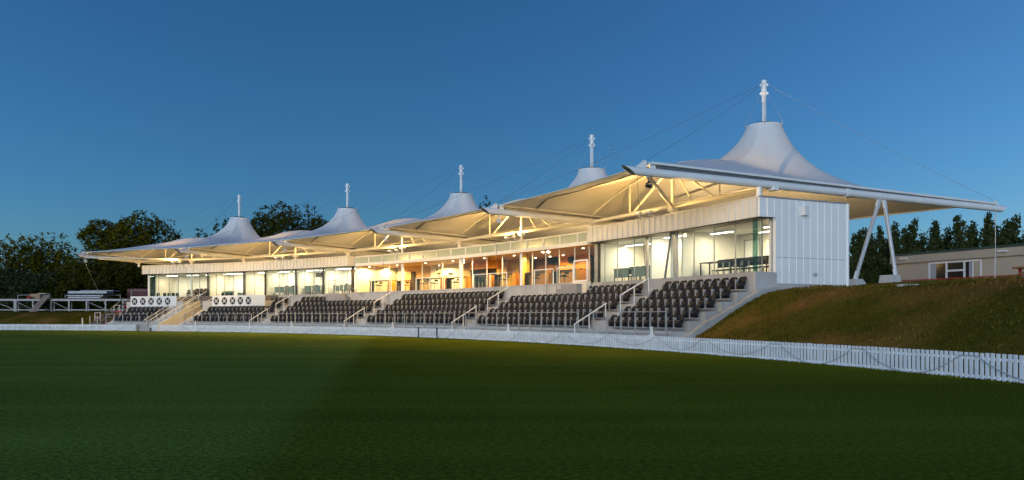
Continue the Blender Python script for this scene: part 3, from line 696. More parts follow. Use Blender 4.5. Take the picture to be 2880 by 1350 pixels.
# ---------------------------------------------------------------- rails
BL = [('A', 'far left block'), ('B', 'second block from the left'), ('C', 'third block from the left'), ('D', 'third block from the right'), ('E', 'second block from the right'), ('F', 'right-end block')]
SEC = [(-.373, .006), (.404, 1.051), (1.175, 2.0), (2.126, 3.004), (3.118, 3.952), (4.072, 4.486)]
for (key, nm), (a, c) in zip(BL, SEC):
    g = thing('guard_rail', f'silver guard rail with many posts before the {nm} of seats', 'guard rail', P(.5 * (a + c), 75.95, .6), 'guard rails along the front of the terrace')
    lo, hi = a - .02, c + (.0 if key != 'F' else -.012)
    n = max(2, round((hi - lo) / .0857)); pts = []
    b_ = MB()
    for i in range(n * 2 + 1): pts.append(P(lo + (hi - lo) * i / n / 2, 75.62, 1.62))
    b_.path(pts, .018, 6); b_.build('top_rail', 'galvanised', g)
    for i in range(n + 1):
        t = lo + (hi - lo) * i / n
        b_ = MB(); b_.pbox(t, 75.64, .06, .05, .35, 1.62); b_.build('post', 'galvanised', g)
def hand(t, pts, posts, label, t2=None, m='white_steel', name='handrail', rad=.034):
    g = thing(name, label, 'handrail', P(t, pts[0][0], pts[0][1]), 'handrails of the aisles')
    b_ = MB(); b_.path([P(t, r, z) for r, z in pts], rad, 8); b_.build('rail', m, g)
    for r, z0, z1 in posts:
        b_ = MB(); b_.tube(P(t, r, z0), P(t, r, z1), .024, 8); b_.build('post', m, g)
    return g
AN = ['aisle left of the third block', 'aisle right of the third block', 'aisle in the middle of the stand', 'aisle beside the right-end block']
for (a, c), nm in zip(AIS, AN):
    t = a + .008
    hand(t, [(75.3, 1.02), (77.25, 2.08)], [(75.35, .35, 1.04), (76.2, .80, 1.5), (77.2, 1.4, 2.06)], f'pale sloping handrail on the lower half of the {nm}')
    hand(t + .005, [(78.05, 2.48), (79.92, 3.40)], [(78.07, 1.6, 2.49), (78.95, 2.0, 2.92), (79.88, 2.4, 3.38)], f'pale sloping handrail on the upper half of the {nm}')
for t, nm in ((.0, 'left side of the wide stair'), (.055, 'middle of the wide stair'), (.13, 'cream wall of the wide stair')):
    g = hand(t, [(75.3, 1.0), (80.0, 3.45), (80.7, 3.6)], [(75.6, .6, 1.2), (76.8, 1.2, 1.78), (78.0, 1.8, 2.4), (79.2, 2.3, 3.03), (80.4, 2.8, 3.53)], f'long sloping handrail on the {nm} beside the left banner', rad=.032)
    b_ = MB(); b_.path([P(t, r, z - .22) for r, z in ((75.3, 1.0), (80.0, 3.45), (80.7, 3.6))], .02, 8); b_.build('rail', 'galvanised', g)
for t, nm in ((.155, 'left cream stair wall'), (.325, 'right cream stair wall')):
    hand(t, [(75.5, 1.35), (79.6, 3.2), (80.9, 3.85)], [(75.8, .6, 1.45), (77.2, 1.3, 2.1), (78.6, 1.9, 2.75), (79.9, 2.6, 3.35)], f'thin handrail on top of the {nm}', rad=.022)
hand(1.535, [(79.3, 4.0), (79.3, 4.0), (79.78, 4.0)], [(79.3, 2.1, 4.0), (79.75, 2.1, 4.0)], 'grey guard frame at the foot of the side steps left of the mural')
g = thing('handrail', 'thin dark handrail descending the side steps below the mural', 'handrail', P(1.6, 79.2, 3), 'handrails of the aisles')
b_ = MB(); b_.path([P(1.47, 79.25, 4.45), P(1.60, 79.25, 4.45), P(1.70, 79.25, 3.75), P(1.78, 79.25, 3.1)], .022, 8); b_.path([P(1.47, 79.25, 4.2), P(1.60, 79.25, 4.2)], .018, 8); b_.build('rail', 'galv_dark', g)
for t in (1.47, 1.535, 1.67):
    b_ = MB(); b_.tube(P(t, 79.25, 2.4), P(t, 79.25, 4.45 if t < 1.6 else 3.95), .022, 8); b_.build('post', 'galv_dark', g)
g = thing('handrail', 'thin grey handrail climbing the side steps beside the framed glass panel', 'handrail', P(3.42, 79.2, 3), 'handrails of the aisles')
b_ = MB(); b_.path([P(3.36, 79.25, 3.5), P(3.42, 79.25, 4.4), P(3.50, 79.25, 4.4)], .022, 8); b_.build('rail', 'galv_dark', g)
for t, z in ((3.36, 3.5), (3.43, 4.4)):
    b_ = MB(); b_.tube(P(t, 79.25, 2.4), P(t, 79.25, z), .022, 8); b_.build('post', 'galv_dark', g)
# white framed glass balustrades on the middle terrace edge
BQ = [(1044, 1100, 80.2, 'in front of the mural'), (1170, 1250, 80.2, 'left of the orange bar front'), (1332, 1425, 80.2, 'under the orange bar front'), (1503, 1556, 80.2, 'right of the yellow pillar'), (1566, 1612, 80.0, 'above the side steps on the right')]
for x0, x1, r, nm in BQ:
    a, c = tx(x0, r), tx(x1, r)
    g = thing('glass_balustrade', f'white framed glass balustrade {nm} on the terrace edge', 'balustrade', P(.5 * (a + c), r, 3.4), 'glass balustrades of the middle terrace')
    b_ = MB(); b_.arc(a, c, r - .025, r + .025, 4.33, 4.38); b_.build('top_rail', 'white_steel', g)
    n = max(1, round((x1 - x0) / 45))
    for i in range(n + 1): b_ = MB(); b_.pbox(a + (c - a) * i / n, r, .06, .05, 3.41, 4.38); b_.build('post', 'white_steel', g)
    b_ = MB(); b_.arc(a + .003, c - .003, r - .006, r + .006, 3.5, 4.33); b_.build('pane', 'glass', g)
a, c = tx(1615, 79.6), tx(1652, 79.6)
g = thing('glass_gate', 'tall white framed glass panel on a cream block beside the right side steps', 'glass panel', P(.5 * (a + c), 79.6, 2.2))
b_ = MB(); b_.arc(a, c, 79.52, 79.85, 2.05, 3.42); b_.build('base', 'cream_render', g)
b_ = MB(); b_.arc(a, c, 79.56, 79.62, 4.6, 4.68); b_.arc(a, c, 79.56, 79.62, 3.43, 3.5); b_.pbox(a, 79.59, .07, .06, 3.5, 4.6); b_.pbox(c, 79.59, .07, .06, 3.5, 4.6); b_.build('frame', 'white_steel', g)
b_ = MB(); b_.arc(a + .004, c - .004, 79.58, 79.59, 3.5, 4.6); b_.build('pane', 'glass', g)
# ---------------------------------------------------------------- seats
def seat_parts():
    bk = MB(); bk.sm = True
    # curved backrest: columns across, profile up, rolled over at the top
    prof = [(.02, .36), (.05, .46), (.075, .58), (.09, .66), (.115, .70), (.15, .705), (.15, .68), (.12, .665), (.115, .58), (.09, .46), (.06, .36)]
    nx = 8; vs = []; m = len(prof)
    for i in range(nx + 1):
        x = -.215 + .43 * i / nx; cv = (abs(x) / .215) ** 2
        for (y, z) in prof: vs.append((x, y - .035 * cv, z - (.075 * cv ** 3 if z > .6 else 0)))
    fs = [(i * m + j, (i + 1) * m + j, (i + 1) * m + (j + 1) % m, i * m + (j + 1) % m) for i in range(nx) for j in range(m)]
    fs += [tuple(range(m)), tuple(nx * m + j for j in range(m - 1, -1, -1))]
    bk.add(vs, fs)
    pn = MB(); pn.sm = True
    prof = [(-.06, .16), (-.10, .18), (-.125, .30), (-.10, .44), (-.055, .47), (-.035, .44), (-.055, .30), (-.04, .18)]
    vs = []; m = len(prof)
    for i in range(nx + 1):
        x = -.215 + .43 * i / nx; cv = (abs(x) / .215) ** 2
        for (y, z) in prof: vs.append((x, y + .03 * cv, z))
    fs = [(i * m + j, (i + 1) * m + j, (i + 1) * m + (j + 1) % m, i * m + (j + 1) % m) for i in range(nx) for j in range(m)]
    fs += [tuple(range(m)), tuple(nx * m + j for j in range(m - 1, -1, -1))]
    pn.add(vs, fs)
    fr = MB()
    for x in (-.262,):
        fr.box(x - .014, x + .014, -.10, .10, .13, .52); fr.box(x - .03, x + .03, -.10, .12, .53, .58)
    for x in (-.12, .12): fr.box(x - .022, x + .022, -.03, .02, .10, .34)
    fr.box(-.27, .27, -.05, .02, .10, .14)
    return bk, pn, fr
bk, pn, fr = seat_parts()
proto = thing('stadium_seat', 'x', 'seat', (0, 0, 0), 'black folding seats of the terrace')
for nm_, mb_, mm_ in (('backrest', bk, 'seat_black'), ('seat_pan', pn, 'seat_black'), ('seat_support', fr, 'seat_frame')): mb_.build(nm_, mm_, proto)
one = MB()
for mb_, mi in ((bk, 0), (pn, 0), (fr, 1)):
    one.cur = mi; base = len(one.v); one.v += mb_.v; one.f += [tuple(i + base for i in f_) for f_ in mb_.f]; one.mi += [mi] * len(mb_.f); one.smf += mb_.smf
slots = []
ROWN = ['front', 'second', 'third', 'fourth', 'top']
for k in range(1, 6):
    r = 75.75 + .82 * (k - 1) + .62
    blocks = [(SEC[0], BL[0][1]), (SEC[1], BL[1][1]), (SEC[2], BL[2][1]), (SEC[3], BL[3][1]), (SEC[4], BL[4][1]), (SEC[5], BL[5][1])]
    if k == 4: blocks = [((.95, 1.051), BL[1][1])] + blocks[2:]
    if k == 5: blocks = [((.87, 1.04), BL[1][1]), ((1.175, 1.516), BL[2][1]), ((2.126, 2.99), BL[3][1]), ((3.59, 3.948), BL[4][1]), ((4.07, 4.486), BL[5][1])]
    for (a, c), nm in blocks:
        per = r * R(DA); n = int((c - a) * per / .535 + .25); n = max(n, 1); w = (c - a) / n
        for i in range(n):
            t = a + w * (i + .5); p = P(t, r, ZK(k)); slots.append((p.length, p, t, f'{ORD[i] if i < len(ORD) else str(i)} black seat from left, {ROWN[k - 1]} row, {nm}'))
slots.sort(key=lambda s: s[0])
ONEM = None
rest = MB()
NI, NP = 300, 170
for i, (d, p, t, lb) in enumerate(slots):
    rz = ang(t) - math.pi / 2 + random.uniform(-.03, .03)
    if i < NP:
        s = copy_thing(proto, p, rz) if i else proto
        if not i: s.location = p; s.rotation_euler.z = rz
        s['label'] = lb
    elif i < NI:
        if ONEM is None: s = one.build('stadium_seat', ['seat_black', 'seat_frame']); ONEM = s
        else: s = ONEM.copy(); col.objects.link(s)
        s.location = p; s.rotation_euler.z = rz; tag(s, lb, 'seat', 'black folding seats of the terrace')
    else:
        mt = Matrix.Translation(p) @ Matrix.Rotation(rz, 4, 'Z'); base = len(rest.v)
        rest.v += [tuple(mt @ Vector(v)) for v in one.v]; rest.f += [tuple(j + base for j in f_) for f_ in one.f]; rest.mi += one.mi; rest.smf += one.smf
if rest.v: tag(rest.build('stadium_seats', ['seat_black', 'seat_frame']), 'rows of black folding seats in the two far left blocks', 'seats', 'black folding seats of the terrace', 'stuff')
# ---------------------------------------------------------------- banners with round marks
def banner(t0, t1, marks, z0, z1, label, cream=None):
    r = 78.12
    g = thing('banner_board', label, 'banner', P(.5 * (t0 + t1), r, z0), 'white banner boards with round marks')
    b_ = MB(); b_.arc(t0, t1, r, r + .06, z0, z1, 10); b_.build('board', 'banner_white', g)
    if cream: b_ = MB(); b_.arc(t1, cream, r, r + .06, z0 + .02, z1 - .01, 3); b_.build('plain_panel', 'banner_cream', g)
    for t in marks:
        zc = .5 * (z0 + z1); a = ang(t); o_ = Vector((math.cos(a), math.sin(a), 0)); e = Vector((o_.y, -o_.x, 0)); c = P(t, r - .012, zc)
        b_ = MB(); b_.disc(c, o_, .345, 32, .012); mk = b_.build('round_mark', 'logo_black', g)
        b_ = MB(); c2 = c - o_ * .012
        for s in (-1, 1):
            # two curved strokes forming a white X
            pts = [c2 + e * s * x + Vector((0, 0, z)) for x, z in ((-.20, .21), (-.12, .10), (.0, -.0), (.12, -.10), (.20, -.21))]
            for j in range(4): b_.bar(pts[j], pts[j + 1], .085 if j in (1, 2) else .06, .01, o_)
        b_.build('cross', 'banner_white', mk)
    return g
banner(-.358, .081, (-.32, -.241, -.162, -.083, -.003), 2.36, 3.36, 'long white banner board with five round black cross marks, left of the wide stair')
banner(.433, .825, (.474, .554, .634, .711, .790), 2.34, 3.32, 'long white banner board with five round black cross marks, right of the wide stair', .951)
#@@FENCE
# ---------------------------------------------------------------- picket fence and rope
RF = 75.3
def fence(t0, t1, label, postm='fence_white'):
    g = thing('picket_fence', label, 'fence', P(.5 * (t0 + t1), RF, 0), 'white picket fence round the outfield')
    n = int((t1 - t0) * RF * R(DA) / .14); b_ = MB()
    for i in range(n + 1):
        t = t0 + (t1 - t0) * i / n; h = .62 + random.uniform(-.006, .006)
        c = P(t + random.uniform(-.0002, .0002), RF); a = ang(t); e = Vector((math.sin(a), -math.cos(a), 0)); o_ = Vector((math.cos(a), math.sin(a), 0))
        lean = random.uniform(-.006, .006); w = .045; q = [-e * w - o_ * .009, e * w - o_ * .009, e * w + o_ * .009, -e * w + o_ * .009]
        b_.hexa([(c.x + v.x, c.y + v.y, .03) for v in q] + [(c.x + v.x + e.x * lean, c.y + v.y + e.y * lean, h) for v in q])
    b_.build('pickets', 'fence_white', g)
    for z in (.085, .49): b_ = MB(); b_.arc(t0, t1, RF + .01, RF + .04, z - .03, z + .03, max(2, n // 8)); b_.build('rail', 'fence_white', g)
    m_ = max(1, int((t1 - t0) * RF * R(DA) / 2.4))
    for i in range(m_ + 1):
        b_ = MB(); b_.pbox(t0 + (t1 - t0) * i / m_, RF + .075, .07, .07, 0, .60); b_.build('post', 'fence_white', g)
    return g
tl, tr_, ga, gb = tx(380, RF), tx(428, RF), tx(1178, RF), tx(1230, RF)
fence(-2.0, tl, 'white picket fence left of the gap facing the wide stair')
fence(tr_, ga - .004, 'long white picket fence between the stair gap and the dark gate posts')
fence(ga + .004, gb - .004, 'short white picket gate between two dark posts')
fence(gb + .004, 10.2, 'long white picket fence curving from the dark gate post past the grass bank')
for t, nm in ((ga, 'left'), (gb, 'right')):
    b_ = MB(); b_.pbox(t, RF - .02, .075, .075, 0, .66); b_.pbox(t, RF - .02, .095, .095, .66, .68); tag(b_.build('gate_post', 'dark_frame'), f'dark slim post at the {nm} side of the white picket gate', 'gate post', 'dark gate posts in the picket fence')
def rope(t0, t1, nm):
    pts = []; t = t0; i = 0; per = RF * R(DA); rng = random.Random(3)
    while t < t1:
        L = rng.choice((2.6, 2.9, 3.1, 3.4)) / per; dep = rng.choice((.34, .42, .50, .52))
        for j in range(13): s = j / 12; pts.append(P(t + L * s, RF - .06, max(.035, .55 - dep * (1 - (2 * s - 1) ** 2))))
        t += L; pts.append(P(t + .4 / per, RF - .06, .55)); t += .42 / per
    b_ = MB(); b_.path(pts, .0115, 6); tag(b_.build('boundary_rope', 'rope_grey'), nm, 'rope')
rope(tr_ + .05, 10.0, 'dark rope hung in loops along the field side of the long picket fence')
rope(-1.2, tl - .02, 'dark rope hung in loops on the picket fence left of the gap')
# small concrete anchor feet with tie rods in front of the guard rail
for i, t in enumerate((.5, 1.47, 2.46, 3.46, 4.41)):
    q = P(t, 75.5, .72); top = P(i + (-.5 if i < 4 else .5) + (1 if i < 4 else 0), 74.0, 7.0)
    g = thing('tie_down', f'thin steel tie rod rising from a white foot, {ORD[i]} from left', 'tie rod', P(t, 75.5, 0), 'roof tie rods along the terrace edge')
    b_ = MB(); b_.pbox(t, 75.52, .28, .14, .03, .66); b_.build('foot', 'white_paint', g)
    b_ = MB(); b_.bar(P(t, 75.52, .6), P(t, 75.50, 1.0), .06, .10); b_.build('clevis', 'white_steel', g)
    b_ = MB(); b_.tube(P(t, 75.5, .95), top, .012, 6); b_.build('rod', 'cable_steel', g)
# rear tie rods hanging from the boom tails
for i in (0, 4, 5):
    t = BT[i]; b_ = MB(); b_.tube(P(t, 95.9, 6.95), P(t, 95.9, 2.9), .022, 8)
    if i == 0: b_ = MB(); b_.tube(P(t, 74.2, 7.0), P(t + .02, 77.4, 1.0), .02, 8)
    tag(b_.build('tie_rod', 'cable_steel'), {0: 'thin steel rod hanging from the far left boom tip', 4: 'thin steel rod behind the white end wall near the poplars', 5: 'thin steel rod hanging from the right boom tail over the clubhouse roof'}[i], 'tie rod')
# tufts of longer grass on the bank and along the foot of the fence
def tufts(name, m, label, spots, h, w, seed):
    rng = np.random.default_rng(seed); V = []
    for (t, r, z) in spots:
        p = P(t, r, z); a = rng.random() * 3.14; hh = h * (.5 + rng.random()); ww = w * (.5 + rng.random()); d = Vector((math.cos(a), math.sin(a), 0)) * ww; l = Vector((rng.normal(), rng.normal(), 0)) * hh * .35
        V += [p - d, p + d, p + d * .35 + l + Vector((0, 0, hh)), p - d * .35 + l + Vector((0, 0, hh))]
    V = np.array([tuple(v) for v in V]); o = leafobj(name, V, np.arange(len(V)).reshape(-1, 4), m, None); return tag(o, label, 'grass', None, 'stuff')
def bank_z(prof, t, r, wob):
    return float(np.interp(r, [q[0] for q in prof], [q[1] for q in prof])) + (wob * (math.sin(t * 9.1 + r * .9) + math.sin(t * 3.7 - r * 1.7)) if r > 76 else 0)
def make_tufts():
    rng = np.random.default_rng(77); sp = []
    for _ in range(17000):
        r = 75.5 + 9.5 * rng.random() ** 1.3; t = 4.545 + 4.6 * rng.random() ** 1.2; sp.append((t, r, bank_z(PR, t, r, .035) - .015))
    for _ in range(900): r = 75.5 + 8.5 * rng.random(); sp.append((4.545 + abs(rng.normal()) * .012, r, bank_z(PR, 4.55, r, .035)))
    tufts('bank_tufts', 'bank_grass', 'dry tufts of longer grass over the right bank', sp, .075, .035, 5)
    sp = [(-1.0 + .56 * rng.random(), 75.7 + 5 * rng.random(), 0) for _ in range(1500)]
    sp = [(t, r, bank_z(PL, t, r, .03) - .01) for t, r, z in sp]
    tufts('bank_tufts', 'bank_grass', 'tufts of longer grass on the low left bank', sp, .10, .05, 6)
    sp = [(-2 + 11.5 * rng.random(), 75.28 - abs(rng.normal()) * .05, 0) for _ in range(6500)]
    tufts('fence_tufts', 'outfield', 'fringe of uncut grass along the foot of the picket fence', sp, .045, .02, 7)
#@@LEFT
# ---------------------------------------------------------------- scaffold deck, bleacher and stores on the left bank
YS = 86.0
def X(px, Y=YS): return (px - HX) / FPX * Y
def Zp(py, Y=YS): return EYE + (HY - py) / FPX * Y
g = thing('scaffold_deck', 'long low scaffold deck with pale posts and diagonal braces on the left bank', 'scaffold', (X(180), YS, 1.9))
b_ = MB(); b_.box(X(-60), X(372), YS, YS + 4.5, Zp(846), Zp(842)); b_.build('deck_edge', 'tray_grey', g)
b_ = MB(); b_.box(X(-60), X(372), YS + .02, YS + 4.4, Zp(841.8), Zp(840)); b_.build('deck_boards', 'plank_brown', g)
for px in (-12, 40, 44, 92, 143, 193, 243, 296, 345):
    b_ = MB(); b_.box(X(px) - .085, X(px) + .085, YS + .02, YS + .19, 1.75, Zp(846)); b_.build('post', 'scaffold_tube', g)
    b_ = MB(); b_.box(X(px + 6) - .06, X(px + 6) + .06, YS + 3.6, YS + 3.7, 1.9, Zp(846)); b_.build('post', 'scaffold_tube', g)
b_ = MB(); b_.box(X(-60), X(345), YS + .06, YS + .12, Zp(873), Zp(870)); b_.build('bottom_rail', 'scaffold_tube', g)
for (x0, x1) in ((-14, 36), (46, 88), (148, 190), (246, 292)):
    b_ = MB(); b_.bar((X(x0), YS + .1, Zp(849)), (X(x1), YS + .1, Zp(869)), .09, .05); b_.build('brace', 'scaffold_tube', g)
for (x0, x1, y) in ((2, 61, 828), (140, 300, 828), (332, 400, 814)):
    g2 = thing('deck_railing', f'pale tube railing on the scaffold deck, {"left end" if x0 < 50 else "behind the metal trays" if x0 < 200 else "in front of the red boards"}', 'railing', (X(x0), YS + 3, Zp(840)), 'railings on the scaffold deck')
    b_ = MB(); b_.tube((X(x0), YS + 3, Zp(y)), (X(x1), YS + 3, Zp(y)), .05, 8); b_.build('rail', 'scaffold_tube', g2)
    n = max(1, round((x1 - x0) / 55))
    for i in range(n + 1): px = x0 + (x1 - x0) * i / n; b_ = MB(); b_.tube((X(px), YS + 3, Zp(841)), (X(px), YS + 3, Zp(y - 1)), .055, 8); b_.build('post', 'scaffold_tube', g2)
def lbox(name, x0, x1, y0, y1, Y, dep, m, label, cat, group=None, bev=.03):
    b_ = MB(); b_.box(X(x0, Y), X(x1, Y), Y, Y + dep, Zp(y1, Y), Zp(y0, Y)); return tag(b_.build(name, m, None, bev), label, cat, group)
lbox('cardboard_box', 83, 112, 826, 840, YS + 1.2, 1.1, 'box_brown', 'large brown box on the scaffold deck beside the plank ramp', 'box')
lbox('cardboard_box', 106, 127, 824, 839.5, YS + 2.5, 1.0, 'box_tan', 'pale tan box behind the brown box on the scaffold deck', 'box')
b_ = MB(); c = (X(69.5), YS + .8, 0); b_.tube((c[0], c[1], Zp(840)), (c[0], c[1], Zp(834)), .20, 14, .27); b_.tube((c[0], c[1], Zp(834)), (c[0], c[1], Zp(833.4)), .29, 14); tag(b_.build('bucket', 'red_paint'), 'small red bucket on the scaffold deck left of the boxes', 'bucket')
g = thing('plank_ramp', 'brown wooden plank ramp leaning from the grass up to the scaffold deck', 'ramp', (X(115), YS - 1.5, 1.4))
for j in range(4):
    b_ = MB(); b_.bar((X(110.5 + 5.2 * j - 1.5), YS - 2.2, Zp(887, YS - 2)), (X(126 + 4.6 * j), YS - .02, Zp(831)), .20, .06); b_.build('plank', 'plank_brown', g)
for j, (x0, x1, y0, y1, dy) in enumerate(((190, 300, 818, 826, 1.5), (188, 290, 829, 834, 1.2), (225, 318, 816, 819, 2.4), (190, 282, 834.5, 839.5, 1.0))):
    lbox('metal_tray', x0, x1, y0, y1, YS + dy, 1.6, 'tray_grey', f'long grey aluminium tray in the stack on the scaffold deck, {["second from top", "third from top", "topmost", "lowest"][j]}', 'metal tray', 'stacked aluminium trays', .04)
g = thing('board_fence', 'dark red board fence behind the scaffold deck beside the pavilion', 'fence', (X(345), YS + 5.5, 2))
b_ = MB()
for j in range(26): x = 290 + 4.4 * j; b_.box(X(x), X(x + 4.1), YS + 5.4, YS + 5.45, 1.9, Zp(813, YS + 5.4) + .03 * (j % 3)); 
b_.build('boards', 'red_dark', g); b_ = MB(); b_.box(X(290), X(405), YS + 5.46, YS + 5.55, Zp(818, YS + 5.4), Zp(815, YS + 5.4)); b_.build('rail', 'red_dark', g)
g = thing('plank_bleacher', 'open plank bleacher steps with red and grey boards beside the left seats', 'bleacher', P(-.5, 78, 1))
for k in range(11):
    r = 75.9 + .42 * k; z = .42 + .285 * k; w = .33 - .012 * k
    b_ = MB(); b_.arc(-.425 - .19 + .006 * k if k < 3 else -.425 - .17 + .010 * k, -.425, r, r + .30, z, z + .06, 3); b_.build('bench_plank', 'tray_grey' if k % 3 else 'galv_dark', g)
    b_ = MB(); b_.arc(-.46 - .02 * (k % 3), -.43, r - .012, r, z - .05, z + .05, 2); b_.build('riser_board', 'red_paint' if k in (0, 1, 5, 7) else 'red_dark', g)
for t in (-.43, -.52, -.58):
    b_ = MB(); b_.bar(P(t, 75.9, .36), P(t, 80.2, 3.25), .08, .10); b_.build('stringer', 'scaffold_tube', g)
for (t, r, z0) in ((-.60, 76.9, .5), (-.55, 76.9, .6), (-.52, 78.2, 1.2), (-.47, 78.2, 1.3), (-.56, 75.8, .2), (-.49, 75.8, .2)):
    b_ = MB(); b_.pbox(t, r, .07, .07, z0, z0 + 1.25); b_.build('post', 'pale_concrete', g)
for (ta, tb_, r, z) in ((-.60, -.55, 76.9, 1.75), (-.60, -.55, 76.9, 1.25), (-.52, -.47, 78.2, 2.5)):
    b_ = MB(); b_.bar(P(ta, r, z), P(tb_, r, z), .05, .05); b_.build('rail', 'pale_concrete', g)
b_ = MB(); b_.tube(P(-.60, 75.42, 0), P(-.60, 75.42, 1.2), .06, 8); b_.tube(P(-.60, 75.42, 1.2), P(-.60, 75.42, 1.24), .075, 8); tag(b_.build('marker_post', 'white_paint'), 'single pale post behind the picket fence left of the bleacher', 'post')
#@@TREES
# ---------------------------------------------------------------- trees
def leafcloud(clumps, n, size, rng, flat=.6):
    # clumps: (x,y,z,rx,ry,rz); leaves sit mostly in the outer shell of each clump, in small twig groups
    vol = np.array([c[3] * c[4] * c[5] for c in clumps]) ** .75; cnt = np.maximum(8, (n * vol / vol.sum())).astype(int)
    V = []
    for c, m in zip(clumps, cnt):
        tw = max(3, m // 9)
        d = rng.normal(size=(tw, 3)); d /= np.linalg.norm(d, axis=1)[:, None]
        rad = (.55 + .5 * rng.random(tw) ** .6)[:, None]
        tc = d * rad * np.array(c[3:6]) + np.array(c[:3])
        idx = rng.integers(0, tw, m)
        p = tc[idx] + rng.normal(size=(m, 3)) * size * .9
        a = rng.normal(size=(m, 3)); a /= np.linalg.norm(a, axis=1)[:, None]; a[:, 2] *= flat
        b = rng.normal(size=(m, 3)); b -= (b * a).sum(1)[:, None] * a / (a * a).sum(1)[:, None]; b /= np.linalg.norm(b, axis=1)[:, None]
        s = size * (.6 + .8 * rng.random(m))[:, None]
        a *= s; b *= s * .62
        V.append(np.stack([p - a, p + b * .9, p + a, p - b * .9], 1))
    V = np.concatenate(V).reshape(-1, 3); F = np.arange(len(V)).reshape(-1, 4)
    return V, F
def leafobj(name, V, F, m, parent):
    me = bpy.data.meshes.new(name); me.vertices.add(len(V)); me.vertices.foreach_set('co', V.ravel().astype(np.float32))
    me.loops.add(F.size); me.loops.foreach_set('vertex_index', F.ravel().astype(np.int32)); me.polygons.add(len(F))
    me.polygons.foreach_set('loop_start', np.arange(0, F.size, 4, dtype=np.int32)); me.polygons.foreach_set('loop_total', np.full(len(F), 4, np.int32))
    me.materials.append(M[m]); me.update(); me.validate()
    o = bpy.data.objects.new(name, me); col.objects.link(o)
    if parent: o.parent = parent
    return o
def trunk(b_, h, r, rng, limbs, spread):
    b_.path([(0, 0, -.4), (.1 * r, .05, h * .3), (.3 * r, -.2 * r, h * .62), (.1, 0, h)], r, 9, r * .35)
    for i in range(limbs):
        a = rng.random() * 6.28; z0 = h * (.35 + .5 * rng.random()); L = spread * (.5 + .5 * rng.random())
        b_.path([(0, 0, z0), (math.cos(a) * L * .45, math.sin(a) * L * .45, z0 + L * .35), (math.cos(a) * L, math.sin(a) * L, z0 + L * .8)], r * .4, 6, r * .1)
def broad_tree(name, label, loc, w, h, m, n, size, seed, crown0=.25, group=None, nclump=16, top=None, skew=0):
    rng = np.random.default_rng(seed)
    g = thing(name, label, 'tree', loc, group)
    b_ = MB(); trunk(b_, h * .8, max(.16, h * .028), rng, 7, w * .42); b_.build('trunk', 'bark').parent = g
    cl = []
    for i in range(nclump):
        z = crown0 + (1 - crown0) * (i + .5) / nclump
        prof = math.sin(math.pi * min(1, max(.05, (z - crown0) / (1.06 - crown0))) ** .8) ** .6
        a = i * 2.4 + rng.random(); rr = w * .5 * prof * (.45 + .35 * rng.random())
        s = w * (.16 + .10 * rng.random())
        cl.append((math.cos(a) * rr + skew * z, math.sin(a) * rr, h * z - s * .5, s * 1.15, s * 1.15, s * .85))
    V, F = leafcloud(cl, int(n * 1.9), size * .72, rng); leafobj('crown', V, F, m, g); return g
make_tufts()
def gx(px, py0, Y): p = at(px, HY, Y); return Vector((p.x, Y, py0))
# left wood
GT = 'trees behind the left bank'
broad_tree('olive_tree', 'broad olive tree at the far left edge, its crown with sky gaps', gx(20, 2.0, 104), 15, 9.80, 'leaf_olive', 9000, .26, 1, .12, GT, 20)
broad_tree('olive_tree', 'olive tree with airy open top left of the tallest tree', gx(118, 2.0, 108), 11, 11.06, 'leaf_olive', 5200, .25, 2, .30, GT, 17)
broad_tree('olive_tree', 'low olive tree in the dip between the airy tree and the tallest round tree', gx(205, 2.0, 106), 9, 8.00, 'leaf_olive', 5000, .26, 3, .1, GT, 13)
broad_tree('round_tree', 'tallest round dense tree behind the left canopy tip', gx(400, 2.2, 125), 13.5, 16.02, 'leaf_olive', 13000, .30, 4, .30, GT, 24)
broad_tree('round_tree', 'shorter round tree standing left against the tallest round tree', gx(300, 2.2, 124), 8.5, 15.28, 'leaf_olive', 7500, .30, 5, .22, GT, 15)
broad_tree('dark_tree', 'dark low tree right of the tallest round tree above the far left canopy', gx(478, 2.2, 118), 9, 10.87, 'leaf_dark', 5000, .30, 6, .1, GT, 12)
broad_tree('dark_tree', 'dark tree under the far left canopy tip behind the red boards', gx(290, 2.1, 103), 11, 6.88, 'leaf_dark', 7000, .28, 7, .05, GT, 15)
broad_tree('dark_tree', 'dark tree filling the gap left of the glazed room behind the thin rod', gx(385, 2.1, 108), 12, 7.49, 'leaf_dark', 7000, .28, 8, .02, GT, 15)
broad_tree('round_bush', 'rounded dark bush behind the brown boxes on the scaffold deck', gx(95, 2.0, 97), 10, 5.0, 'leaf_bush', 7000, .20, 9, .0, 'bushes behind the scaffold deck', 14)
broad_tree('round_bush', 'dark bush behind the left end of the scaffold deck', gx(8, 2.0, 98), 9, 5.6, 'leaf_bush', 5500, .22, 10, .0, 'bushes behind the scaffold deck', 12)
broad_tree('round_bush', 'dark bush behind the stacked aluminium trays', gx(215, 2.0, 98), 9, 4.8, 'leaf_dark', 5500, .22, 11, .0, 'bushes behind the scaffold deck', 12)
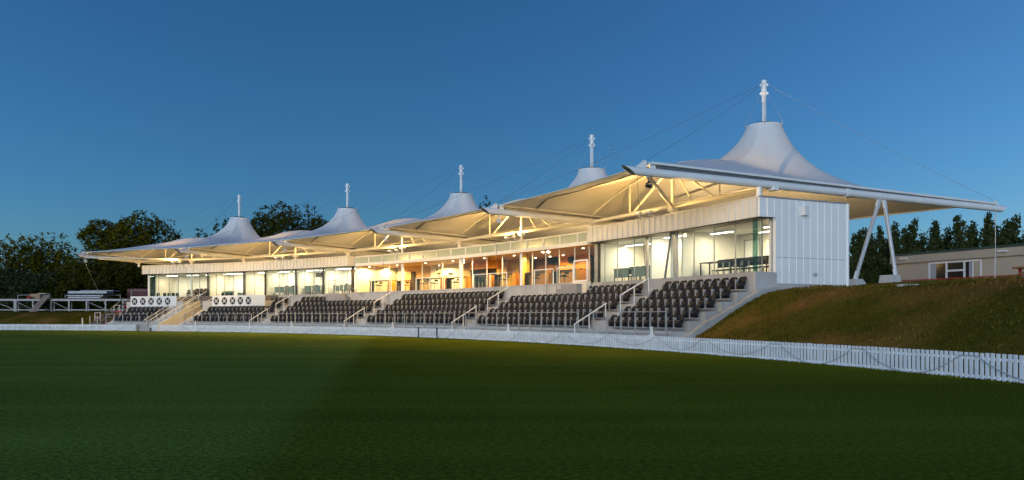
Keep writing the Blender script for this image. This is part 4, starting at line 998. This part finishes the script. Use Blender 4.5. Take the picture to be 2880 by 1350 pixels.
# behind the tents
broad_tree('spiky_tree', 'large dark spiky topped tree between the two leftmost tent masts', gx(808, 2.5, 128), 14.0, 18.10, 'leaf_dark', 15000, .27, 12, .25, 'trees behind the tents', 28)
broad_tree('spiky_tree', 'smaller dark spiky tree behind the right slope of the leftmost tent', gx(722, 2.5, 126), 8.0, 15.65, 'leaf_dark', 6500, .27, 13, .2, 'trees behind the tents', 14)
broad_tree('spiky_tree', 'dark spiky tree behind the left slope of the second tent', gx(893, 2.5, 126), 7.0, 15.85, 'leaf_dark', 5500, .27, 14, .2, 'trees behind the tents', 12)
def conifer(name, label, loc, w, h, m, n, size, seed, group, narrow=1.0):
    rng = np.random.default_rng(seed); g = thing(name, label, 'tree', loc, group)
    b_ = MB(); b_.path([(0, 0, -.4), (0, 0, h * .5), (.05, 0, h * .98)], max(.12, h * .018), 8, .03); b_.build('trunk', 'bark').parent = g
    cl = []; L = 15
    for i in range(L):
        z = .10 + .90 * i / (L - 1); rr = w * .5 * (1 - z) ** .8 + .12
        for j in range(max(2, int(5 * (1 - z)) + 1)):
            a = rng.random() * 6.28; d = rr * (.25 + .55 * rng.random()); s = rr * .45 + .18
            cl.append((math.cos(a) * d, math.sin(a) * d, h * z - .3 * d, s, s, h * .035 + .2))
    V, F = leafcloud(cl, n, size, rng, .5); leafobj('crown', V, F, m, g); return g
CG = 'dark conifers behind the leftmost tent'
conifer('conifer_tree', 'dark conifer just left of the leftmost tent cone, tallest of its row', gx(636, 2.5, 118), 8.5, 14.20, 'leaf_conifer', 5200, .26, 21, CG)
conifer('conifer_tree', 'dark conifer with thin tip left of the tallest conifer by the tent', gx(609, 2.5, 118), 5.5, 13.86, 'leaf_conifer', 3200, .24, 22, CG)
conifer('conifer_tree', 'small pointed dark conifer above the leftmost white fabric hump', gx(558, 2.5, 122), 4.6, 12.84, 'leaf_conifer', 2600, .24, 23, CG)
conifer('conifer_tree', 'smallest dark conifer tip in the notch beside the leftmost tent slope', gx(577, 2.5, 122), 3.4, 12.30, 'leaf_conifer', 1800, .24, 24, CG)
conifer('conifer_tree', 'dark treetop behind the boom tip right of the middle tent', gx(1366, 2.8, 110), 4.5, 15.89, 'leaf_conifer', 3000, .22, 25, 'treetops behind the middle tent')
conifer('conifer_tree', 'lower dark treetop just left of the one behind the boom tip', gx(1350, 2.8, 111), 4.5, 15.30, 'leaf_conifer', 2600, .22, 26, 'treetops behind the middle tent')
# poplars on the right: a few grown by hand, the rest copies
def poplar(seed, h, w):
    rng = np.random.default_rng(seed); g = thing('poplar_tree', 'x', 'tree', (0, 0, 0), 'row of poplars behind the clubhouse')
    b_ = MB(); b_.path([(0, 0, -.4), (.05, 0, h * .4), (.15, 0, h * .9)], .2, 8, .03); b_.build('trunk', 'bark').parent = g
    cl = []
    for i in range(20):
        z = .06 + .90 * i / 19; rr = w * .5 * (math.sin(math.pi * (.12 + .86 * z)) ** .8 + .05)
        for j in range(3):
            a = rng.random() * 6.28; d = rr * (.2 + .6 * rng.random()); s = rr * .42 + .12
            cl.append((math.cos(a) * d + .06 * z * h * .3, math.sin(a) * d, h * z, s, s, h * .055))
    V, F = leafcloud(cl, 3600, .20, rng, 1.2); leafobj('crown', V, F, 'leaf_poplar', g); return g
PV = [poplar(31, 11, 2.6), poplar(32, 11, 2.2), poplar(33, 11, 3.0)]
POP = [(2398, 655, 84), (2416, 645, 88), (2436, 638, 84), (2455, 668, 90), (2478, 634, 86), (2501, 662, 90), (2525, 624, 84), (2547, 640, 88), (2572, 612, 84), (2592, 655, 90), (2634, 620, 84), (2650, 668, 90), (2662, 640, 87), (2695, 604, 84), (2728, 636, 86), (2745, 622, 90), (2776, 596, 84), (2797, 626, 88), (2822, 620, 84), (2838, 648, 90), (2857, 602, 84), (2884, 640, 84), (2905, 610, 86)]
for i, (px, py, Y) in enumerate(POP):
    h = EYE + (HY - py) / FPX * Y - 2.9
    src = PV[i % 3]; o = copy_thing(src, gx(px, 2.9, Y), random.uniform(0, 6.28)) if i > 2 else src
    o.location = gx(px, 2.9, Y); s = h / 11.3; o.scale = (s * random.uniform(.85, 1.1), s * random.uniform(.85, 1.1), s)
    near = 'behind the roof strut' if px < 2510 else 'left of the clubhouse window' if px < 2600 else 'above the clubhouse window' if px < 2740 else 'above the right half of the clubhouse' if px < 2870 else 'at the right edge'
    o['label'] = f'dark slim poplar {near}, {ORD[i]} from left'
# ---------------------------------------------------------------- clubhouse on the right
A = Vector((27.1, 52.0, 0)); B = Vector((34.2, 36.6, 0)); U = (B - A).normalized(); N = Vector((-U.y, U.x, 0))  # N points to the back
if N.x < 0: N = -N
club = thing('clubhouse', 'low beige clubhouse with flat green edged roof and white framed window wall', 'clubhouse', A + Vector((0, 0, 2.8)))
def cb(u0, u1, n0, n1, z0, z1, name, m, parent=None, bld=True):
    b_ = MB(); c = [A + U * u + N * n for u, n in ((u0, n0), (u1, n0), (u1, n1), (u0, n1))]
    b_.hexa([(p.x, p.y, z0) for p in c] + [(p.x, p.y, z1) for p in c]); return b_.build(name, m, parent or club)
LU = (B - A).length
def up(px):  # distance along the wall of an image column, measured once from the photograph
    k = (px - HX) / FPX; return (k * A.y - A.x) / (U.x - k * U.y)
W0, W1, ZT = up(2612), up(2760), 5.05
cb(0, W0, 0, .2, 2.8, 5.1, 'wall', 'club_beige'); cb(W1, LU + 6, 0, .2, 2.8, 5.1, 'wall', 'club_beige'); cb(W0, W1, 0.02, .2, ZT, 5.1, 'wall', 'club_beige')
cb(0, .2, .2, 9, 2.8, 5.1, 'side_wall', 'club_beige')
cb(-.15, LU + 6, -.22, .0, 5.1, 5.62, 'fascia_board', 'club_beige'); cb(-.15, LU + 6, 0, 9, 5.55, 5.66, 'roof', 'club_roof'); cb(-.18, LU + 6, -.26, 0, 5.625, 5.78, 'roof_edge', 'club_roof')
for q in (2618, 2620): pass
wf = cb(W0, W1, -.03, .05, ZT - .12, ZT, 'window_frame', 'club_trim')
pan = up(2730)
for px in (2612, 2660, 2710, 2757): u = up(px); cb(u, u + .10, -.03, .05, 2.8, ZT - .12, 'window_post', 'club_trim', wf)
u0, u1 = up(2660), up(2710)
cb(u0 + .1, u1, -.03, .05, 4.35, 4.47, 'transom', 'club_trim', wf)
cb(W0 + .1, up(2735), .04, .06, 2.85, ZT - .12, 'window', 'club_glass', wf)
cb(up(2735), W1, -.0, .18, 2.8, ZT - .12, 'wall', 'club_beige')
cb(up(2735), up(2738), -.03, .05, 2.8, ZT - .12, 'window_post', 'club_trim', wf)
cb(W0 + .12, up(2632), .02, .035, 2.9, ZT - .14, 'curtain', 'curtain', wf); cb(up(2725), up(2734.5), .02, .035, 2.9, ZT - .14, 'curtain', 'curtain', wf)
for px in (2518, 2797): u = up(px); cb(u, u + .06, -.03, 0, 2.8, 5.1, 'batten', 'club_trim')
for px in (2540, 2815): u = up(px); l_ = cb(u, u + .55, -.42, -.24, 5.36, 5.46, 'soffit_lamp', 'club_trim')
cb(up(2795), up(2850), 2.0, 2.9, 5.66, 5.98, 'roof_vent', 'tray_grey')
cb(up(2862), up(2895), 3.0, 5.0, 5.66, 6.6, 'roof_unit', 'curtain')
g = thing('red_railing', 'low dark red tube railing in front of the beige clubhouse', 'railing', A + U * 2 - N * 2 + Vector((0, 0, 2.9)))
def rp(px, z, off): # point on a line in front of the clubhouse wall
    k = (px - HX) / FPX; A2 = A - N * off; s = (k * A2.y - A2.x) / (U.x - k * U.y); p = A2 + U * s; return Vector((p.x, p.y, z))
b_ = MB(); b_.tube(rp(2505, 3.75, 3.0), rp(2905, 3.75, 3.0), .035, 8); b_.build('top_rail', 'red_paint', g)
b_ = MB(); b_.tube(rp(2565, 3.42, 3.0), rp(2905, 3.42, 3.0), .022, 8); b_.build('mid_rail', 'red_paint', g)
for px in (2514, 2594, 2680, 2769, 2868):
    b_ = MB(); b_.tube(rp(px, 2.5, 3.0), rp(px, 3.77, 3.0), .035, 8); b_.build('post', 'red_paint', g)
g = thing('picnic_table', 'dark brown table top on red steel legs at the right edge of the bank', 'table', rp(2880, 2.7, 5))
b_ = MB(); b_.bar(rp(2861, 4.02, 5), rp(2915, 4.02, 5), .9, .10); b_.build('tabletop', 'timber_brown', g)
b_ = MB(); b_.bar(rp(2870, 3.72, 5.6), rp(2915, 3.72, 5.6), .3, .08); b_.build('bench', 'timber_brown', g)
for px in (2869, 2905): b_ = MB(); b_.bar(rp(px, 2.4, 5), rp(px, 3.98, 5), .12, .10); b_.build('leg', 'red_paint', g)
g = thing('low_table', 'low dark red slatted table beside the concrete foot near the clubhouse corner', 'table', rp(2540, 2.8, 4))
b_ = MB(); b_.bar(rp(2508, 3.42, 4), rp(2567, 3.42, 4), .5, .07); b_.build('tabletop', 'red_dark', g)
for px in (2512, 2564): b_ = MB(); b_.bar(rp(px, 2.6, 4), rp(px, 3.4, 4), .08, .4); b_.build('leg', 'red_dark', g)
b_ = MB(); p = Vector((13.9, 25.8, 0)); b_.box(p.x - .32, p.x + .32, p.y - .2, p.y + .2, 2.44, 2.56)
tag(b_.build('stone_slab', 'concrete', None, .02), 'flat grey stone slab lying in the grass near the top of the bank', 'slab')
#@@INTERIOR
# ---------------------------------------------------------------- things inside the rooms
def ftable(t0, t1, r, z, m_top, label, panel=None, legs=True, name='long_table', w=.7, group='long tables in the rooms', h=.75, m_leg='dark_frame'):
    g = thing(name, label, 'table', P(.5 * (t0 + t1), r, z), group)
    b_ = MB(); b_.arc(t0, t1, r - w / 2, r + w / 2, z + h - .04, z + h); b_.build('tabletop', m_top, g)
    if panel: b_ = MB(); b_.arc(t0 + .003, t1 - .003, r - w / 2 + .02, r - w / 2 + .05, z + .30, z + h - .045); b_.build('modesty_panel', panel, g)
    for t in (t0 + .004, t1 - .004):
        for s in (-1, 1): b_ = MB(); b_.pbox(t, r + s * (w / 2 - .05), .05, .05, z, z + h - .04); b_.build('leg', m_leg, g)
    return g
def fchair(t, r, z, label, m='seat_black', group='dark chairs in the rooms', face=1, sh=.45, bh=.88, name='room_chair'):
    g = thing(name, label, 'chair', P(t, r, z), group)
    b_ = MB(); b_.pbox(t, r, .44, .42, z + sh - .05, z + sh); b_.build('seat', m, g, .01)
    b_ = MB(); b_.pbox(t, r + face * .2, .42, .04, z + sh + .12, z + bh); b_.build('backrest', m, g, .01)
    for sx in (-.19, .19):
        for sy in (-.18, .18):
            b_ = MB(); b_.pbox(t + sx / (r * R(DA)), r + sy, .025, .025, z, z + (bh - .1 if sy * face > 0 else sh - .05)); b_.build('leg', 'grey_frame', g)
# right-end room: long dark table, chairs behind it
ftable(4.075, 4.235, 82.3, FL, 'dark_top', 'long dark table in the right-end room, left half of the run', None, h=.80)
ftable(4.245, 4.40, 82.3, FL, 'dark_top', 'long dark table in the right-end room, right half of the run', None, h=.80)
for i in range(11):
    t = 4.09 + .031 * i; fchair(t, 83.0, FL, f'dark chair behind the long table in the right-end room, {ORD[i]} from the left', bh=.98)
fchair(4.30, 81.7, FL, 'single dark chair drawn up in front of the long table in the right-end room', face=-1, bh=.80)
# room with the green desks right of the bar
for i, (a, c, r) in enumerate(((3.60, 3.70, 82.0), (3.70, 3.80, 82.1), (3.80, 3.868, 82.2))):
    ftable(a, c - .004, r, FL, 'desk_green', f'grey green desk in the room right of the bar, {["left", "middle", "right"][i]} of three', 'desk_green', name='desk', group='grey green desks', h=.84)
for i in range(7): fchair(3.61 + .036 * i, 82.75, FL, f'dark chair behind the green desks right of the bar, {ORD[i]} from the left', bh=1.0)
# left wing
for i, (a, c) in enumerate(((.755, .853), (1.035, 1.10), (1.112, 1.188), (1.196, 1.272), (1.31, 1.40), (1.41, 1.50), (.865, .94), (.945, 1.01))):
    z = FL if a > 1.0 else 2.85
    ftable(a, c, 82.0 if a > 1 else 81.9, FL - .02 if a < 1 else FL, 'desk_green', f'grey green desk in the left wing, {["second", "fifth", "sixth", "seventh", "eighth", "ninth", "third", "fourth"][i]} desk from the left', 'desk_green', name='desk', group='grey green desks', h=.86)
for i in range(10):
    t = (.775, .83, .89, .97, 1.06, 1.13, 1.17, 1.24, 1.34, 1.46)[i]; fchair(t, 82.7, FL - .02, f'dark chair behind the green desks in the left wing, {ORD[i]} from the left', bh=1.02)
b_ = MB(); b_.arc(.735, 1.015, 81.2, 83.5, 2.842, 3.32); tag(b_.build('room_stage', 'carpet'), 'low dark floor platform under the desks in the left wing', 'platform')
ftable(-.10, .012, 82.2, 2.85, 'timber_brown', 'high brown counter in the far left room, left part', 'timber_brown', h=1.25, group='dark counters in the far left rooms', name='counter')
ftable(.03, .16, 82.2, 2.85, 'timber_brown', 'high brown counter in the far left room, right part', 'timber_brown', h=1.25, group='dark counters in the far left rooms', name='counter')
ftable(.245, .36, 82.0, 2.85, 'timber_tan', 'low tan counter in the second room behind the right banner', 'desk_green', h=1.05, group='dark counters in the far left rooms', name='counter')
ftable(.40, .505, 81.9, 2.85, 'desk_green', 'low grey counter beside the brown door behind the right banner', 'desk_green', h=.78, group='dark counters in the far left rooms', name='counter')
for i, t in enumerate((-.36, -.30, -.26, -.22, -.18, -.08, -.04, .0, .05, .10, .15)):
    fchair(t, 81.5, 2.85, f'dark chair by the glass in the far left room, {ORD[i]} from the left', bh=.95)
for i, t in enumerate((-.09, -.05, -.01, .045, .09)):
    fchair(t, 82.9, 2.85, f'tall dark stool behind the brown counter, {ORD[i]} from the left', sh=.8, bh=1.42, name='bar_stool')
for i, t in enumerate((.26, .30, .34, .42, .46, .49)):
    fchair(t, 81.4, 2.85, f'dark chair behind the right banner, {ORD[i]} from the left', bh=.86)
# pictures and screens
def flat(name, x0, x1, y0, y1, r, m, label, cat, frame=None, group=None):
    a, c = tx(x0, r), tx(x1, r); xm = .5 * (x0 + x1); z1, z0 = zpx(xm, y0, r), zpx(xm, y1, r)
    g = thing(name, label, cat, P(.5 * (a + c), r, z0), group)
    b_ = MB(); b_.arc(a, c, r - .05, r, z0, z1, 2); b_.build('casing', frame or 'dark_frame', g)
    dt = .05 / (r * R(DA)); b_ = MB(); b_.arc(a + dt, c - dt, r - .058, r - .052, z0 + .05, z1 - .05, 2); b_.build('screen' if cat == 'television' else 'picture', m, g)
    return g
flat('wall_picture', 459, 484, 780, 797, 84.15, 'gold_frame', 'dark gold framed picture on the cream wall of the far left room', 'picture', 'dark_frame')
flat('television', 889, 908, 766, 779, 82.6, 'screen_black', 'black television on an arm in the left wing above the green desks', 'television', None, 'televisions')
b_ = MB(); 
flat('television', 1543, 1568, 722, 743, 86.1, 'screen_black', 'larger black television on the brown wall right of the yellow pillar', 'television', None, 'televisions')
flat('television', 1598, 1617, 722, 741, 86.0, 'screen_black', 'smaller black television on the orange timber at the right end of the bar', 'television', None, 'televisions')
# cricket mural: a plain painted wall panel with a green band and small dark shapes
for x0, x1, nm, sd in ((992, 1027, 'left', 1), (1045, 1092, 'right', 2)):
    r = 85.5 if nm == 'right' else 83.4; rng = random.Random(sd)
    a, c = tx(x0, r), tx(x1, r); z0, z1, z2 = zpx(x0, 790, r), zpx(x0, 779, r), zpx(x0, 758, r)
    g = thing('wall_mural', f'tan wall mural with green lower band and dark shapes, {nm} half', 'mural', P(.5 * (a + c), r, z0), 'mural panels')
    b_ = MB(); b_.arc(a, c, r, r + .04, z0, z2, 3); b_.build('board', 'timber_tan', g)
    b_ = MB(); b_.arc(a, c, r - .012, r - .002, z0, z1, 3); b_.build('green_band', 'mural_green', g)
    b_ = MB()
    for i in range(9):
        t = a + (c - a) * rng.random(); z = z0 + .25 + rng.random() * (z2 - z0 - .5); w = .12 + .25 * rng.random()
        p = P(t, r - .02, z); aa = ang(t); e = Vector((math.sin(aa), -math.cos(aa), 0)); n = 9; b_.add([p + e * math.cos(6.283 * j / n) * w * (.6 + .5 * rng.random()) + Vector((0, 0, math.sin(6.283 * j / n) * w * .5 * (.6 + .6 * rng.random()))) for j in range(n)], [tuple(range(n))])
    b_.build('dark_shapes', 'mural_dark', g)
for i, (x, y, w, h_) in enumerate(((1235, 769, 8, 5), (1270, 770, 5, 5), (1264, 769, 4, 4), (1236, 777, 5, 3), (1249, 777, 5, 4), (1256, 776, 3, 4), (1265, 775, 3, 3), (1229, 758, 3, 5))):
    flat('wall_picture', x - w / 2, x + w / 2, y - h_ / 2, y + h_ / 2, 85.45, 'mural_dark', f'tiny dark picture on the bright cream wall, {["largest and leftmost low", "right one of a close pair", "left one of a close pair", "below the largest", "below and right of the largest", "low narrow one", "lowest right", "highest"][i]}', 'picture', 'dark_frame', 'small pictures on the cream wall')
g = thing('wall_lantern', 'tall white glowing box lantern beside the middle column', 'lantern', P(tx(1300, 82.2), 82.2, 5))
b_ = MB(); b_.pbox(tx(1300, 82.2), 82.2, .26, .26, zpx(1300, 741, 82.2), zpx(1300, 725, 82.2)); b_.build('shade', 'lamp_box', g)
b_ = MB(); b_.tube(P(tx(1300, 82.2), 82.2, zpx(1300, 725, 82.2)), P(tx(1300, 82.2), 82.2, HD + .05), .03, 8); b_.build('stem', 'white_paint', g)
# bar leaners and stools
LQ = [(1045, 1106, 82.0, 'orange end right', 1), (1122, 1168, 83.0, 'dark one left of the middle', 0), (1172, 1254, 82.2, 'below the timber slats', 1), (1262, 1326, 82.4, 'by the middle column', 1), (1334, 1392, 82.6, 'under the orange bar front', 1), (1397, 1460, 82.4, 'below the yellow wall', 1), (1482, 1552, 82.4, 'right of the yellow pillar', 1), (1560, 1640, 82.4, 'at the right end', 1)]
sn = 0
for i, (x0, x1, r, nm, oe) in enumerate(LQ):
    a, c = tx(x0, r), tx(x1, r)
    g = thing('bar_table', f'high bar table with {"orange" if oe else "dark"} end panel, {nm}', 'bar table', P(.5 * (a + c), r, FL), 'high bar tables behind the glass')
    b_ = MB(); b_.arc(a, c, r - .3, r + .3, FL + 1.02, FL + 1.08); b_.build('tabletop', 'dark_top', g)
    dt = .34 / (r * R(DA))
    b_ = MB(); b_.arc(c - dt, c, r - .31, r + .27, FL, FL + 1.10); b_.build('end_panel', 'timber_orange' if oe else 'dark_top', g)
    b_ = MB(); b_.pbox(a + .004, r, .06, .5, FL, FL + 1.02); b_.build('leg', 'dark_frame', g)
    n = max(3, int((c - a - dt) * r * R(DA) / .62))
    for j in range(n):
        t = a + (c - dt - a) * (j + .5) / n
        fchair(t, r - .42 if j % 2 else r + .5, FL, f'dark bar stool, {ORD[j]} from left, table {nm}', group='bar stools at the high tables', face=-1 if j % 2 else 1, sh=.74, bh=1.02, name='bar_stool'); sn += 1
#@@WORLD
# ---------------------------------------------------------------- sky, sun, camera
w = bpy.data.worlds.new('World'); sc.world = w; w.use_nodes = True; nt = w.node_tree; bg = nt.nodes['Background']
s = nt.nodes.new('ShaderNodeTexSky'); s.sky_type = 'NISHITA'; s.sun_disc = False
s.sun_elevation = R(6); s.sun_rotation = R(76); s.ozone_density = 6; s.air_density = 1; s.dust_density = .3
tint = nt.nodes.new('ShaderNodeMix'); tint.data_type = 'RGBA'; tint.blend_type = 'MULTIPLY'; tint.inputs[0].default_value = 1; tint.inputs[7].default_value = (1.34, 1.09, .96, 1)
nt.links.new(s.outputs[0], tint.inputs[6]); nt.links.new(tint.outputs[2], bg.inputs[0]); bg.inputs[1].default_value = .128
sun = bpy.data.lights.new('sun', 'SUN'); sun.energy = 2.1; sun.angle = R(40); sun.color = (.76, .87, 1); so = bpy.data.objects.new('sun', sun); col.objects.link(so)
sd = Vector((-.30, -.95, .035)).normalized()
so.location = sd * 80; so.rotation_euler = sd.to_track_quat('Z', 'Y').to_euler()   # the afterglow, low behind the camera's right shoulder
cam = bpy.data.cameras.new('camera'); co = bpy.data.objects.new('camera', cam); col.objects.link(co)
co.location = (0, 0, EYE); co.rotation_euler = (R(90), 0, 0); cam.sensor_width = 36; cam.lens = 36 * FPX / 2880; cam.shift_y = (HY - 675) / 2880
cam.clip_start = .1; cam.clip_end = 3000; sc.camera = co
sc.view_settings.view_transform = 'Standard'; sc.view_settings.look = 'None'; sc.view_settings.exposure = .5; sc.view_settings.gamma = 1
sc.render.engine = 'CYCLES'
sc.cycles.use_denoising = True; sc.cycles.max_bounces = 8; sc.cycles.diffuse_bounces = 4; sc.cycles.transparent_max_bounces = 16
sc.cycles.sample_clamp_indirect = 4; sc.cycles.use_light_tree = True
